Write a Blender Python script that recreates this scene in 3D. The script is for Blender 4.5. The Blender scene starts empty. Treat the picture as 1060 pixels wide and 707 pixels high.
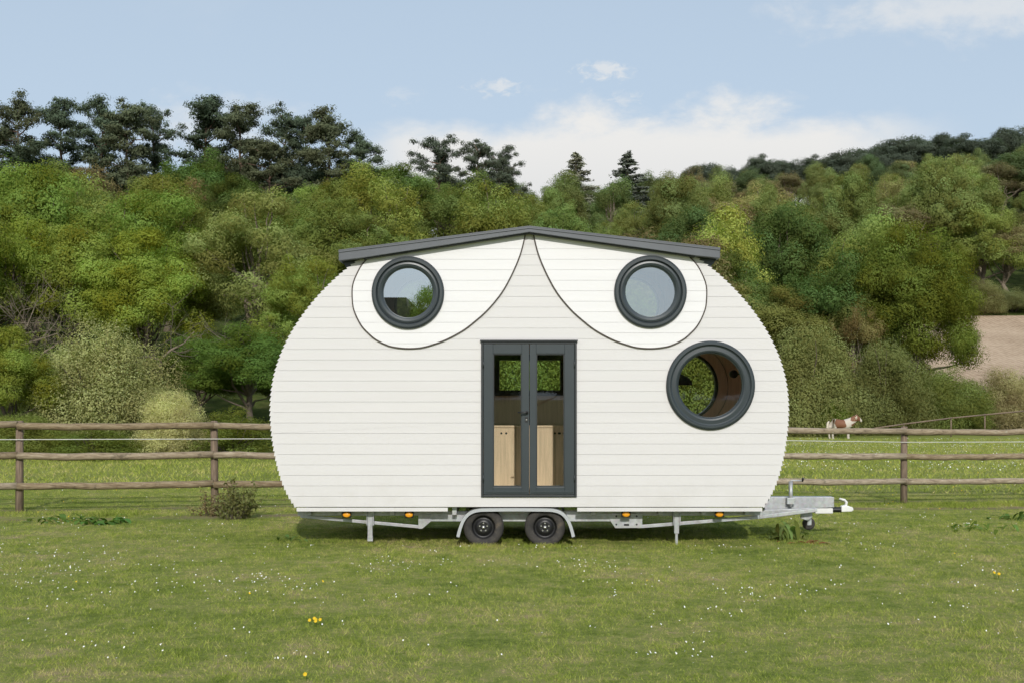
import bpy, bmesh, math, random
import numpy as np
from mathutils import Vector, geometry

C = bpy.context.scene.collection
SC = bpy.context.scene
RAD = math.radians
F, U0, V0, HC = 1170.0, 530.0, 405.0, 2.06      # survey of the photograph: focal length, centre, horizon, eye height
rng = np.random.default_rng(7)
random.seed(7)

def PX(px, Y): return (px - U0) / F * Y
def PZ(py, Y): return HC + (V0 - py) / F * Y

# ------------------------------------------------------------------ terrain
def sr(d, w): return np.where(d < -w, 0, np.where(d > w, d, (d + w)**2/(4*w)))
def smooth(a, b, x):
    t = np.clip((x - a) / (b - a), 0, 1); return t * t * (3 - 2 * t)
def ground(x, y):
    x = np.asarray(x, float); y = np.asarray(y, float)
    t = x / np.maximum(y, 20)
    s = smooth(-0.12, 0.22, t)
    f = -0.6 * smooth(20, 64, y)
    L = .215 * sr(y - 40, 5) - .235 * sr(y - 150, 20)
    R = .18 * sr(y - 77, 4) + .13 * sr(y - 140, 15) - .35 * sr(y - 245, 20)
    R = R + 25 * np.clip(t - .23, 0, .4) * smooth(130, 230, y)
    z = f + (1 - s) * L + s * R
    z = z - 0.10 * smooth(1, 8, x) * smooth(16, 22, y)
    return np.where(y < 5, 0.0, z)
def gz(x, y): return float(ground(x, y))

# ------------------------------------------------------------------ helpers
def tag(o, label=None, cat=None, group=None, kind=None):
    if label: o['label'] = label
    if cat: o['category'] = cat
    if group: o['group'] = group
    if kind: o['kind'] = kind
    return o
def thing(name, label, cat, loc=(0, 0, 0), rz=0, group=None):
    o = bpy.data.objects.new(name, None); C.objects.link(o)
    o.location = loc; o.rotation_euler = (0, 0, rz); o.empty_display_size = .2
    return tag(o, label, cat, group)
def link(name, me, mat=None, parent=None):
    o = bpy.data.objects.new(name, me); C.objects.link(o)
    if mat is not None:
        for m in (mat if isinstance(mat, (list, tuple)) else [mat]): me.materials.append(m)
    if parent is not None: o.parent = parent
    return o
def np_mesh(name, V, faces, smooth_=False, attrs=None):
    """V (n,3); faces = int array (m,k)"""
    V = np.asarray(V, np.float32); faces = np.asarray(faces, np.int32)
    me = bpy.data.meshes.new(name); k = faces.shape[1]
    me.vertices.add(len(V)); me.vertices.foreach_set('co', V.ravel())
    me.loops.add(faces.size); me.loops.foreach_set('vertex_index', faces.ravel())
    me.polygons.add(len(faces)); me.polygons.foreach_set('loop_start', np.arange(0, faces.size, k, dtype=np.int32))
    me.polygons.foreach_set('loop_total', np.full(len(faces), k, np.int32))
    if smooth_: me.polygons.foreach_set('use_smooth', np.ones(len(faces), bool))
    for n, a in (attrs or {}).items():
        at = me.attributes.new(n, 'FLOAT', 'POINT'); at.data.foreach_set('value', np.asarray(a, np.float32))
    me.update(calc_edges=True); me.validate()
    return me

class MB:
    def __init__(s): s.v = []; s.f = []; s.sm = []
    def quad(s, a, b, c, d):
        n = len(s.v); s.v += [a, b, c, d]; s.f.append((n, n+1, n+2, n+3)); s.sm.append(False)
    def box(s, x0, x1, y0, y1, z0, z1):
        n = len(s.v)
        s.v += [(x0,y0,z0),(x1,y0,z0),(x1,y1,z0),(x0,y1,z0),(x0,y0,z1),(x1,y0,z1),(x1,y1,z1),(x0,y1,z1)]
        for q in ((0,3,2,1),(4,5,6,7),(0,1,5,4),(1,2,6,5),(2,3,7,6),(3,0,4,7)):
            s.f.append(tuple(n+i for i in q)); s.sm.append(False)
        return s
    def prism(s, poly, y0, y1):            # polygon of (x,z) pushed from y0 to y1
        n = len(s.v); k = len(poly)
        a = sum(poly[i][0]*poly[(i+1)%k][1]-poly[(i+1)%k][0]*poly[i][1] for i in range(k))
        if a < 0: poly = poly[::-1]
        s.v += [(x, y0, z) for x, z in poly] + [(x, y1, z) for x, z in poly]
        s.f.append(tuple(n+i for i in range(k))); s.f.append(tuple(n+k+i for i in reversed(range(k))))
        s.sm += [False, False]
        for i in range(k):
            j = (i+1) % k; s.f.append((n+i, n+k+i, n+k+j, n+j)); s.sm.append(False)
        return s
    def tube(s, pts, rad, n=8, cap=True, smooth_=True):
        pts = [Vector(p) for p in pts]; m = len(pts)
        if not hasattr(rad, '__len__'): rad = [rad]*m
        base = len(s.v); up = None
        for i in range(m):
            d = (pts[min(i+1, m-1)] - pts[max(i-1, 0)]).normalized()
            if up is None:
                up = d.cross(Vector((0, 0, 1)))
                if up.length < .1: up = d.cross(Vector((1, 0, 0)))
            up = (up - d*up.dot(d)).normalized(); w = d.cross(up)
            for k in range(n):
                a = 2*math.pi*k/n
                s.v.append(tuple(pts[i] + (up*math.cos(a) + w*math.sin(a))*rad[i]))
        for i in range(m-1):
            for k in range(n):
                a = base+i*n+k; b = base+i*n+(k+1) % n
                s.f.append((a, b, b+n, a+n)); s.sm.append(smooth_)
        if cap:
            s.f.append(tuple(base+k for k in reversed(range(n)))); s.sm.append(False)
            s.f.append(tuple(base+(m-1)*n+k for k in range(n))); s.sm.append(False)
        return s
    def lathe(s, cx, cz, prof, n=64, closed=True, smooth_=False, axis='y'):
        """profile of (r, y) spun about the Y axis through (cx,cz)"""
        base = len(s.v); k = len(prof)
        for i in range(n):
            a = 2*math.pi*i/n; ca, sa = math.cos(a), math.sin(a)
            for r, y in prof: s.v.append((cx+r*ca, y, cz+r*sa))
        for i in range(n):
            j = (i+1) % n
            for q in range(k if closed else k-1):
                p = (q+1) % k
                s.f.append((base+i*k+q, base+i*k+p, base+j*k+p, base+j*k+q)); s.sm.append(smooth_)
        return s
    def disc(s, cx, cz, r, y, n=48):
        b = len(s.v); s.v += [(cx+r*math.cos(2*math.pi*i/n), y, cz+r*math.sin(2*math.pi*i/n)) for i in range(n)]
        s.f.append(tuple(b+i for i in range(n))); s.sm.append(False); return s
    def mesh(s, name):
        me = bpy.data.meshes.new(name); me.from_pydata([tuple(v) for v in s.v], [], s.f)
        me.polygons.foreach_set('use_smooth', s.sm); me.update()
        bm = bmesh.new(); bm.from_mesh(me); bmesh.ops.recalc_face_normals(bm, faces=bm.faces); bm.to_mesh(me); bm.free()
        return me
    def build(s, name, mat, parent=None, bevel=0):
        o = link(name, s.mesh(name), mat, parent)
        if bevel:
            b = o.modifiers.new('bevel', 'BEVEL'); b.width = bevel; b.segments = 2; b.limit_method = 'ANGLE'; b.angle_limit = RAD(40)
        return o

# ------------------------------------------------------------------ materials
class NT:
    def __init__(s, name):
        s.m = bpy.data.materials.new(name); s.m.use_nodes = True; s.t = s.m.node_tree
        s.b = s.t.nodes['Principled BSDF']; s.out = s.t.nodes['Material Output']
    def n(s, kind, **kw):
        nd = s.t.nodes.new(kind)
        for k, v in kw.items():
            if k.startswith('i_'):
                key = k[2:]; key = int(key) if key.isdigit() else key
                nd.inputs[key].default_value = v
            else: setattr(nd, k, v)
        return nd
    def l(s, a, b): s.t.links.new(a, b)
    def noise(s, scale, detail=4, rough=.55, vec=None, dist=0):
        nd = s.n('ShaderNodeTexNoise'); nd.inputs['Scale'].default_value = scale; nd.inputs['Detail'].default_value = detail
        nd.inputs['Roughness'].default_value = rough; nd.inputs['Distortion'].default_value = dist
        if vec is not None: s.l(vec, nd.inputs['Vector'])
        return nd.outputs['Fac']
    def ramp(s, fac, stops):
        nd = s.n('ShaderNodeValToRGB'); e = nd.color_ramp.elements
        while len(e) < len(stops): e.new(.5)
        for q, (p, c) in zip(e, stops): q.position = p; q.color = (*c, 1) if len(c) == 3 else c
        s.l(fac, nd.inputs['Fac']); return nd.outputs['Color']
    def mix(s, fac, a, b, mode='MIX'):
        nd = s.n('ShaderNodeMix', data_type='RGBA', blend_type=mode)
        for sock, v in ((nd.inputs[0], fac), (nd.inputs[6], a), (nd.inputs[7], b)):
            if hasattr(v, 'links') or hasattr(v, 'is_linked'): s.l(v, sock)
            elif hasattr(v, '__len__'): sock.default_value = (*v, 1) if len(v) == 3 else v
            else: sock.default_value = v
        return nd.outputs[2]
    def math(s, op, a, b=0.0, c=0.0, clamp=False):
        nd = s.n('ShaderNodeMath', operation=op, use_clamp=clamp)
        for sock, v in zip(nd.inputs, (a, b, c)):
            if hasattr(v, 'is_linked'): s.l(v, sock)
            else: sock.default_value = v
        return nd.outputs[0]
    def mapr(s, v, a, b, c=0.0, d=1.0, smooth_=True):
        nd = s.n('ShaderNodeMapRange', interpolation_type='SMOOTHSTEP' if smooth_ else 'LINEAR')
        s.l(v, nd.inputs[0])
        for i, x in enumerate((a, b, c, d)): nd.inputs[i+1].default_value = x
        return nd.outputs[0]
    def bump(s, h, strength=.3, dist=.01):
        nd = s.n('ShaderNodeBump'); nd.inputs['Strength'].default_value = strength; nd.inputs['Distance'].default_value = dist
        s.l(h, nd.inputs['Height']); s.l(nd.outputs[0], s.b.inputs['Normal'])
    def pos(s): return s.n('ShaderNodeNewGeometry').outputs['Position']
    def obj(s): return s.n('ShaderNodeTexCoord').outputs['Object']

def mat_simple(name, col, rough=.6, metal=0, var=.12, scale=6, bump=0, spec=.5, stretch=None):
    t = NT(name); v = t.obj()
    if stretch:
        mp = t.n('ShaderNodeMapping'); mp.inputs['Scale'].default_value = stretch; t.l(v, mp.inputs['Vector']); v = mp.outputs[0]
    f = t.noise(scale, 5, .6, v)
    c0 = tuple(max(0, x*(1-var)) for x in col); c1 = tuple(min(1, x*(1+var)) for x in col)
    t.l(t.ramp(f, [(.3, c0), (.7, c1)]), t.b.inputs['Base Color'])
    t.b.inputs['Roughness'].default_value = rough; t.b.inputs['Metallic'].default_value = metal
    t.b.inputs['Specular IOR Level'].default_value = spec
    if bump: t.bump(f, bump, .01)
    return t.m

M = {}
def clad(name, col):
    t = NT(name); v = t.obj()
    mp = t.n('ShaderNodeMapping'); mp.inputs['Scale'].default_value = (.35, 1, 7.09); t.l(v, mp.inputs['Vector'])
    f = t.noise(1.0, 3, .5, mp.outputs[0])
    g = t.noise(2.2, 5, .6, v)
    a = t.ramp(f, [(.3, tuple(c*.965 for c in col)), (.7, col)])
    sp = t.n('ShaderNodeSeparateXYZ'); t.l(v, sp.inputs[0])
    grime = t.math('MULTIPLY', t.mapr(sp.outputs[2], 1.1, .5), t.mapr(g, .4, .75))
    b = t.mix(t.math('MULTIPLY', grime, .22), a, (.42, .40, .34))
    t.l(b, t.b.inputs['Base Color']); t.b.inputs['Roughness'].default_value = .5
    st = t.n('ShaderNodeMapping'); st.inputs['Scale'].default_value = (1.5, 1, 40); t.l(v, st.inputs['Vector'])
    t.bump(t.noise(3, 4, .6, st.outputs[0]), .12, .004)
    return t.m
M['clad'] = clad('painted_timber_cladding', (.665, .652, .652))
M['eye'] = clad('bright_white_panel', (.765, .76, .772))
M['groove'] = mat_simple('cladding_backing', (.62, .61, .58), .8)
M['mudguard'] = mat_simple('mudguard_metal', (.44, .46, .475), .5, .3, .05, 2)
M['trim'] = mat_simple('dark_brown_trim', (.055, .04, .032), .6)
M['anth'] = mat_simple('anthracite_paint', (.036, .047, .053), .38, 0, .06, 3)
M['anth_dark'] = mat_simple('anthracite_dark', (.022, .027, .03), .45, 0, .06, 3)
M['roof'] = mat_simple('grey_roof_metal', (.10, .109, .122), .45, .1, .08, 2)
M['black'] = mat_simple('black_plastic', (.012, .012, .013), .45)
def tyre():
    t = NT('tyre_rubber'); v = t.obj(); n = t.noise(7, 6, .7, v)
    c = t.ramp(n, [(.35, (.026, .025, .024)), (.55, (.055, .05, .045)), (.72, (.13, .105, .075))])
    t.l(c, t.b.inputs['Base Color']); t.b.inputs['Roughness'].default_value = .9; t.bump(n, .3, .006); return t.m
M['tyre'] = tyre()
M['rim'] = mat_simple('black_steel_wheel', (.015, .015, .016), .4, .2, .2)
M['bolt'] = mat_simple('bright_steel', (.62, .62, .62), .3, .9, .1)
M['white_plastic'] = mat_simple('white_plastic', (.75, .75, .73), .4)
M['soil_lump'] = mat_simple('bare_soil', (.16, .10, .065), .95, 0, .3, 12, .6)
M['birch'] = mat_simple('birch_plywood', (.66, .50, .335), .5, 0, .16, 3, 0, .4, (14, 14, .8))
M['birch_dark'] = mat_simple('brown_plywood_lining', (.72, .55, .42), .6, 0, .12, 3, 0, .3, (14, 14, .8))
M['birch_wall'] = mat_simple('plywood_wall', (.86, .68, .50), .6, 0, .10, 2, 0, .3, (3, 3, .6))
M['floor'] = mat_simple('cabin_floor', (.72, .6, .46), .5)
def galv():
    t = NT('galvanised_steel'); v = t.obj()
    vo = t.n('ShaderNodeTexVoronoi'); vo.inputs['Scale'].default_value = 28; t.l(v, vo.inputs['Vector'])
    n = t.noise(4, 4, .6, v)
    c = t.ramp(n, [(.3, (.29, .33, .355)), (.72, (.47, .51, .54))])
    c = t.mix(.25, c, vo.outputs['Color'], 'SOFT_LIGHT')
    hs = t.n('ShaderNodeHueSaturation'); hs.inputs['Saturation'].default_value = .3; t.l(c, hs.inputs['Color'])
    t.l(hs.outputs[0], t.b.inputs['Base Color']); t.b.inputs['Metallic'].default_value = .45; t.b.inputs['Roughness'].default_value = .5
    return t.m
M['galv'] = galv()
def amber():
    t = NT('amber_lens'); t.b.inputs['Base Color'].default_value = (.85, .36, .02, 1); t.b.inputs['Roughness'].default_value = .25
    return t.m
M['amber'] = amber()
def glass(name, refl, tint=(.93, .96, .95)):
    t = NT(name); t.t.nodes.remove(t.b)
    tr = t.n('ShaderNodeBsdfTransparent'); tr.inputs[0].default_value = (*tint, 1)
    gl = t.n('ShaderNodeBsdfGlossy'); gl.inputs['Roughness'].default_value = .004; gl.inputs['Color'].default_value = (.8, .92, 1, 1)
    fr = t.n('ShaderNodeFresnel'); fr.inputs['IOR'].default_value = 1.5
    fac = t.math('ADD', fr.outputs[0], refl, clamp=True)
    mx = t.n('ShaderNodeMixShader'); t.l(fac, mx.inputs[0]); t.l(tr.outputs[0], mx.inputs[1]); t.l(gl.outputs[0], mx.inputs[2])
    t.l(mx.outputs[0], t.out.inputs['Surface'])
    return t.m
M['glass'] = glass('clear_glass', 0.0, (.97, .98, .97))
M['glass_bright'] = glass('bright_coated_glass', .64, (.8, .85, .85))
M['glass_coated'] = glass('coated_glass', .46, (.86, .9, .9))
def wood_rail():
    t = NT('weathered_wood'); v = t.obj()
    mp = t.n('ShaderNodeMapping'); mp.inputs['Scale'].default_value = (1.2, 12, 12); t.l(v, mp.inputs['Vector'])
    f = t.noise(2.5, 6, .65, mp.outputs[0]); g = t.noise(6, 5, .6, v)
    c = t.ramp(f, [(.3, (.14, .098, .058)), (.5, (.28, .215, .135)), (.72, (.42, .355, .245))])
    c = t.mix(t.mapr(g, .56, .72, 0, .65), c, (.075, .06, .035))
    k = t.noise(14, 3, .6, v)
    c = t.mix(t.mapr(k, .66, .72, 0, .6), c, (.42, .43, .33))
    oi = t.n('ShaderNodeObjectInfo'); hv = t.n('ShaderNodeHueSaturation'); t.l(c, hv.inputs['Color'])
    t.l(t.mapr(oi.outputs['Random'], 0, 1, .78, 1.15, False), hv.inputs['Value']); t.l(t.mapr(oi.outputs['Random'], 0, 1, 1.1, .8, False), hv.inputs['Saturation'])
    t.l(hv.outputs[0], t.b.inputs['Base Color']); t.b.inputs['Roughness'].default_value = .9; t.bump(f, .7, .015)
    return t.m
M['rail'] = wood_rail()
M['post'] = mat_simple('fence_post_wood', (.20, .15, .11), .9, 0, .45, 4, .5, .2, (10, 10, 1))
M['bark'] = mat_simple('bark', (.13, .105, .08), .95, 0, .35, 5, .6, .2, (4, 4, 1))
M['bark_pale'] = mat_simple('pale_bark', (.20, .165, .12), .9, 0, .3, 5, .5, .2, (4, 4, 1))
M['bark_pine'] = mat_simple('pine_bark', (.17, .115, .085), .95, 0, .35, 5, .6, .2, (4, 4, 1))
def leaf(name, trans=.38):
    t = NT(name); t.t.nodes.remove(t.b)
    oi = t.n('ShaderNodeObjectInfo'); at = t.n('ShaderNodeAttribute'); at.attribute_name = 'tint'
    hs = t.n('ShaderNodeHueSaturation'); t.l(oi.outputs['Color'], hs.inputs['Color'])
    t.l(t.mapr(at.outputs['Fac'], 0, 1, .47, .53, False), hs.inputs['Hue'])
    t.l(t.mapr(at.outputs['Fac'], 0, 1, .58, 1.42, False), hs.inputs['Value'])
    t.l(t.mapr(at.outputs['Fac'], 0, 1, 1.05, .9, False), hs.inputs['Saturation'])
    d = t.n('ShaderNodeBsdfDiffuse'); t.l(hs.outputs[0], d.inputs[0])
    tr = t.n('ShaderNodeBsdfTranslucent'); t.l(t.mix(1, hs.outputs[0], (1.1, 1.25, .6), 'MULTIPLY'), tr.inputs[0])
    mx = t.n('ShaderNodeMixShader'); mx.inputs[0].default_value = trans; t.l(d.outputs[0], mx.inputs[1]); t.l(tr.outputs[0], mx.inputs[2])
    t.l(mx.outputs[0], t.out.inputs['Surface'])
    return t.m
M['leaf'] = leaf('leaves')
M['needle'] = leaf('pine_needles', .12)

PATHLINE = [(-8.41, 19.3), (7.59, 21.9)]          # line of the fence on the ground
def fence_d(x, y):                                # signed distance behind (+) the fence line
    (x0, y0), (x1, y1) = PATHLINE; L = math.hypot(x1-x0, y1-y0)
    return ((x1-x0)*(y-y0) - (y1-y0)*(x-x0))/L

GRASS = [(.25, (.14, .195, .035)), (.42, (.285, .355, .064)), (.57, (.41, .455, .10)), (.73, (.58, .49, .23))]
def patch_color(t, v):
    """grass colour shared by the soil sheet and the blades: green to straw in patches"""
    a = t.noise(.45, 4, .6, v); b = t.noise(2.1, 5, .65, v)
    c = t.noise(6.5, 4, .65, v)
    sm = t.math('ADD', t.math('ADD', t.math('MULTIPLY', a, .32), t.math('MULTIPLY', b, .34)), t.math('MULTIPLY', c, .34))
    return t.math('ADD', t.math('MULTIPLY', t.math('SUBTRACT', sm, .5), 1.85), .495)
def mat_ground():
    t = NT('meadow_ground'); v = t.pos()
    sp = t.n('ShaderNodeSeparateXYZ'); t.l(v, sp.inputs[0])
    p = patch_color(t, v); fine = t.noise(26, 5, .7, v)
    f = t.math('ADD', t.math('MULTIPLY', p, .7), t.math('MULTIPLY', fine, .3))
    c = t.ramp(f, [(.3, (.11, .155, .03)), (.44, (.20, .245, .055)), (.56, (.29, .29, .10)), (.68, (.36, .285, .17))])
    # earth track along the fence
    (x0, y0), (x1, y1) = PATHLINE; L = math.hypot(x1-x0, y1-y0)
    d = t.math('SUBTRACT', t.math('MULTIPLY', t.math('SUBTRACT', sp.outputs[1], y0), (x1-x0)/L), t.math('MULTIPLY', t.math('SUBTRACT', sp.outputs[0], x0), (y1-y0)/L))
    wob = t.math('MULTIPLY', t.math('SUBTRACT', t.noise(.8, 3, .6, v), .5), .9)
    e = t.math('ABSOLUTE', t.math('ADD', t.math('ADD', d, 1.25), wob))
    tr = t.math('MULTIPLY', t.mapr(e, .34, .08), t.mapr(t.noise(1.1, 4, .6, v), .38, .56))
    c = t.mix(t.math('MULTIPLY', tr, .85), c, (.25, .19, .125))
    e2 = t.math('ABSOLUTE', t.math('ADD', t.math('ADD', d, -.25), wob))
    c = t.mix(t.math('MULTIPLY', t.mapr(e2, .3, .05), .55), c, (.2, .16, .10))
    # bright far pasture, whitened with daisies
    far = t.mapr(sp.outputs[1], 22, 30)
    pn = t.noise(.12, 4, .6, v)
    c = t.mix(far, c, t.ramp(t.math('ADD', t.math('MULTIPLY', f, .5), t.math('MULTIPLY', pn, .5)), [(.35, (.175, .215, .045)), (.55, (.265, .29, .075)), (.7, (.35, .35, .125))]))
    mp = t.n('ShaderNodeMapping'); mp.inputs['Scale'].default_value = (1, .35, 1); t.l(v, mp.inputs['Vector'])
    ds = t.math('MULTIPLY', t.mapr(t.noise(2.6, 6, .8, mp.outputs[0]), .5, .68), t.mapr(t.noise(.07, 2, .5, v), .4, .56))
    band = t.math('MULTIPLY', t.mapr(sp.outputs[1], 30, 38), t.mapr(sp.outputs[1], 70, 60))
    band = t.math('MULTIPLY', band, t.mapr(sp.outputs[0], 4, 12))
    c = t.mix(t.math('MULTIPLY', t.math('MULTIPLY', ds, band), .6), c, (.55, .56, .48))
    # woodland floor on the hill
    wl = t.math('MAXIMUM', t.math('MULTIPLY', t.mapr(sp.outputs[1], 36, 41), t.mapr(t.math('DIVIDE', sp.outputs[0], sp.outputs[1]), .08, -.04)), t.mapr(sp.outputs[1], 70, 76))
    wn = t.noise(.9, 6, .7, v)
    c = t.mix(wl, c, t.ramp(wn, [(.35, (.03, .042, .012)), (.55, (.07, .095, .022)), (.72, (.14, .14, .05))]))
    t.l(c, t.b.inputs['Base Color']); t.b.inputs['Roughness'].default_value = .95; t.b.inputs['Specular IOR Level'].default_value = .1
    t.bump(t.math('ADD', fine, p), .9, .05)
    return t.m
M['ground'] = mat_ground()
def mat_plough():
    t = NT('ploughed_soil'); v = t.pos()
    w = t.n('ShaderNodeTexWave', wave_type='BANDS', bands_direction='X'); w.inputs['Scale'].default_value = .55; w.inputs['Distortion'].default_value = 3.5
    w.inputs['Detail'].default_value = 4; w.inputs['Detail Scale'].default_value = 2; t.l(v, w.inputs['Vector'])
    n = t.noise(1.2, 8, .75, v); m = t.noise(.09, 4, .6, v)
    f = t.math('ADD', t.math('ADD', t.math('MULTIPLY', n, .55), t.math('MULTIPLY', w.outputs['Fac'], .1)), t.math('MULTIPLY', m, .4))
    t.l(t.ramp(f, [(.36, (.31, .225, .155)), (.52, (.45, .34, .24)), (.68, (.56, .435, .32))]), t.b.inputs['Base Color'])
    t.b.inputs['Roughness'].default_value = 1; t.b.inputs['Specular IOR Level'].default_value = .05; t.bump(f, .8, .25)
    return t.m
M['plough'] = mat_plough()
def mat_blade():
    t = NT('grass_blades'); t.t.nodes.remove(t.b); v = t.pos()
    at = t.n('ShaderNodeAttribute'); at.attribute_name = 'tint'
    f = t.math('ADD', patch_color(t, v), t.math('MULTIPLY', t.math('SUBTRACT', at.outputs['Fac'], .5), .30))
    c = t.ramp(f, GRASS)
    sp = t.n('ShaderNodeSeparateXYZ'); t.l(v, sp.inputs[0])
    c = t.mix(t.mapr(sp.outputs[1], 18, 30), c, t.mix(1, c, (1.02, 1.0, 1.0), 'MULTIPLY'))
    d = t.n('ShaderNodeBsdfDiffuse'); t.l(c, d.inputs[0]); tr = t.n('ShaderNodeBsdfTranslucent'); t.l(c, tr.inputs[0])
    mx = t.n('ShaderNodeMixShader'); mx.inputs[0].default_value = .3; t.l(d.outputs[0], mx.inputs[1]); t.l(tr.outputs[0], mx.inputs[2])
    t.l(mx.outputs[0], t.out.inputs['Surface']); return t.m
M['blade'] = mat_blade()
M['daisy'] = mat_simple('daisy_petals', (.8, .8, .76), .7, 0, .05)
M['yellow'] = mat_simple('yellow_petals', (.75, .5, .01), .7, 0, .1)
M['wire'] = mat_simple('white_wire', (.6, .6, .56), .6)

# ------------------------------------------------------------------ camera, sun, sky
cam = bpy.data.objects.new('camera', bpy.data.cameras.new('camera')); C.objects.link(cam)
cam.location = (0, 0, HC); cam.rotation_euler = (RAD(90), 0, 0)
cam.data.sensor_width = 36; cam.data.lens = 36*F/1060; cam.data.shift_y = (V0-353.5)/1060; cam.data.clip_end = 3000
SC.camera = cam
SUN_EL, SUN_AZ = 30, 3
sun = bpy.data.objects.new('sun', bpy.data.lights.new('sun', 'SUN')); C.objects.link(sun)
sun.data.energy = 3.0; sun.data.angle = RAD(.55); sun.data.color = (1, .96, .90)
sun.rotation_euler = (RAD(90-SUN_EL), 0, RAD(SUN_AZ)); sun.location = (3, -20, 20)
W = bpy.data.worlds.new('World'); SC.world = W; W.use_nodes = True
def sky():
    t = NT.__new__(NT); t.t = W.node_tree
    bg = t.t.nodes['Background']; bg.inputs[1].default_value = .1
    sk = t.n('ShaderNodeTexSky', sky_type='NISHITA'); sk.sun_disc = False
    sk.sun_elevation = RAD(SUN_EL); sk.sun_rotation = RAD(180-SUN_AZ); sk.dust_density = 1.6; sk.air_density = 1.0; sk.ozone_density = 1.2
    tc = t.n('ShaderNodeTexCoord'); sp = t.n('ShaderNodeSeparateXYZ'); t.l(tc.outputs['Generated'], sp.inputs[0])
    ay = t.math('MAXIMUM', t.math('ABSOLUTE', sp.outputs[1]), .05)
    u = t.math('DIVIDE', sp.outputs[0], ay); v = t.math('DIVIDE', sp.outputs[2], ay)
    cb = t.n('ShaderNodeCombineXYZ'); t.l(u, cb.inputs[0]); t.l(t.math('MULTIPLY', v, 1.7), cb.inputs[1])
    n1 = t.noise(14, 8, .6, cb.outputs[0], .3); n2 = t.noise(34, 6, .62, cb.outputs[0]); n3 = t.noise(4, 6, .55, cb.outputs[0]); n4 = t.noise(75, 5, .6, cb.outputs[0], .5)
    nn = t.math('SUBTRACT', t.math('ADD', t.math('MULTIPLY', n1, .7), t.math('MULTIPLY', n2, .3)), .5)
    fine = t.math('SUBTRACT', n4, .5)
    def blob(cu, cv, su, sv, amp=1.0, nz=None):
        a = t.math('DIVIDE', t.math('SUBTRACT', u, cu), su); b = t.math('DIVIDE', t.math('SUBTRACT', v, cv), sv)
        r = t.math('SQRT', t.math('ADD', t.math('MULTIPLY', a, a), t.math('MULTIPLY', b, b)))
        return t.mapr(t.math('ADD', r, t.math('MULTIPLY', nz or nn, -5.0)), 1.6, .0, 0, amp)
    # cumulus bank low over the ridge: lumpy top edge
    top = t.math('ADD', t.mapr(u, -.12, .07, .236, .243), t.math('MULTIPLY', nn, .06))
    lump = blob(.2, .228, .05, .028)
    lump = t.math('MAXIMUM', lump, blob(.085, .222, .07, .03))
    bank = t.mapr(t.math('SUBTRACT', top, v), -.006, .022)
    ends = t.math('MULTIPLY', t.mapr(u, -.16, -.08), t.mapr(u, .42, .27))
    bank = t.math('MULTIPLY', bank, ends)
    bank = t.math('MAXIMUM', bank, lump)
    bank = t.math('MULTIPLY', bank, t.mapr(v, .10, .17, .6, 1.0))
    m = t.math('MAXIMUM', bank, blob(.40, .338, .115, .022, .62))
    m = t.math('MAXIMUM', m, blob(.083, .2835, .017, .0075, .62, fine))
    m = t.math('MAXIMUM', m, blob(-.0145, .2685, .015, .006, .58, fine))
    m = t.math('MAXIMUM', m, blob(.098, .258, .010, .006, .4, fine))
    m = t.math('MAXIMUM', m, blob(-.10, .262, .012, .006, .2, fine))
    m = t.math('MAXIMUM', m, blob(-.27, .235, .06, .02, .6))
    wisp = t.math('MULTIPLY', t.math('MULTIPLY', t.mapr(n3, .52, .72, 0, .14), t.mapr(v, .15, .5)), t.mapr(sp.outputs[1], -.1, .1))
    m = t.math('MAXIMUM', m, wisp)
    # clouds elsewhere around the sky (mirrored in the glass)
    behind = t.math('MULTIPLY', t.mapr(sp.outputs[1], 0, -.2), t.math('MULTIPLY', t.mapr(u, .06, -.04), t.mapr(n3, .25, .5, 0, .8)))
    m = t.math('MAXIMUM', m, behind)
    haze = t.mix(t.mapr(v, .6, .1, .68, .85), sk.outputs[0], (5.6, 6.85, 8.25))
    shade = t.math('MULTIPLY', t.mapr(v, .235, .15), .8)
    cc = t.mix(shade, (8.4, 8.35, 8.2), (7.35, 7.45, 7.55))
    t.l(t.mix(m, haze, cc), bg.inputs[0])
sky()
SC.cycles.use_adaptive_sampling = True; SC.cycles.adaptive_threshold = .03; SC.cycles.max_bounces = 8; SC.cycles.diffuse_bounces = 4; SC.cycles.glossy_bounces = 3; SC.cycles.transmission_bounces = 3; SC.cycles.transparent_max_bounces = 10
vs = SC.view_settings; vs.view_transform = 'Standard'; vs.look = 'None'; vs.exposure = 0; vs.gamma = 1

# ------------------------------------------------------------------ ground sheet
def axis(*segs):
    return np.concatenate([np.arange(a, b, s) for a, b, s in segs])
gx = axis((-500, -120, 20), (-120, -24, 4), (-24, 24, 1.5), (24, 120, 4), (120, 501, 20))
gy = axis((-250, -20, 15), (-20, 5, 4), (5, 70, 1.5), (70, 160, 3), (160, 320, 6), (320, 900, 30))
X, Y = np.meshgrid(gx, gy); Z = ground(X, Y)
V = np.stack([X, Y, Z], -1).reshape(-1, 3); nx = len(gx)
ii = (np.arange(len(gy)-1)[:, None]*nx + np.arange(nx-1)[None]).ravel()
FQ = np.stack([ii, ii+1, ii+nx+1, ii+nx], -1)
tag(link('ground', np_mesh('ground', V, FQ, True), M['ground']), kind='structure')
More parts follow.
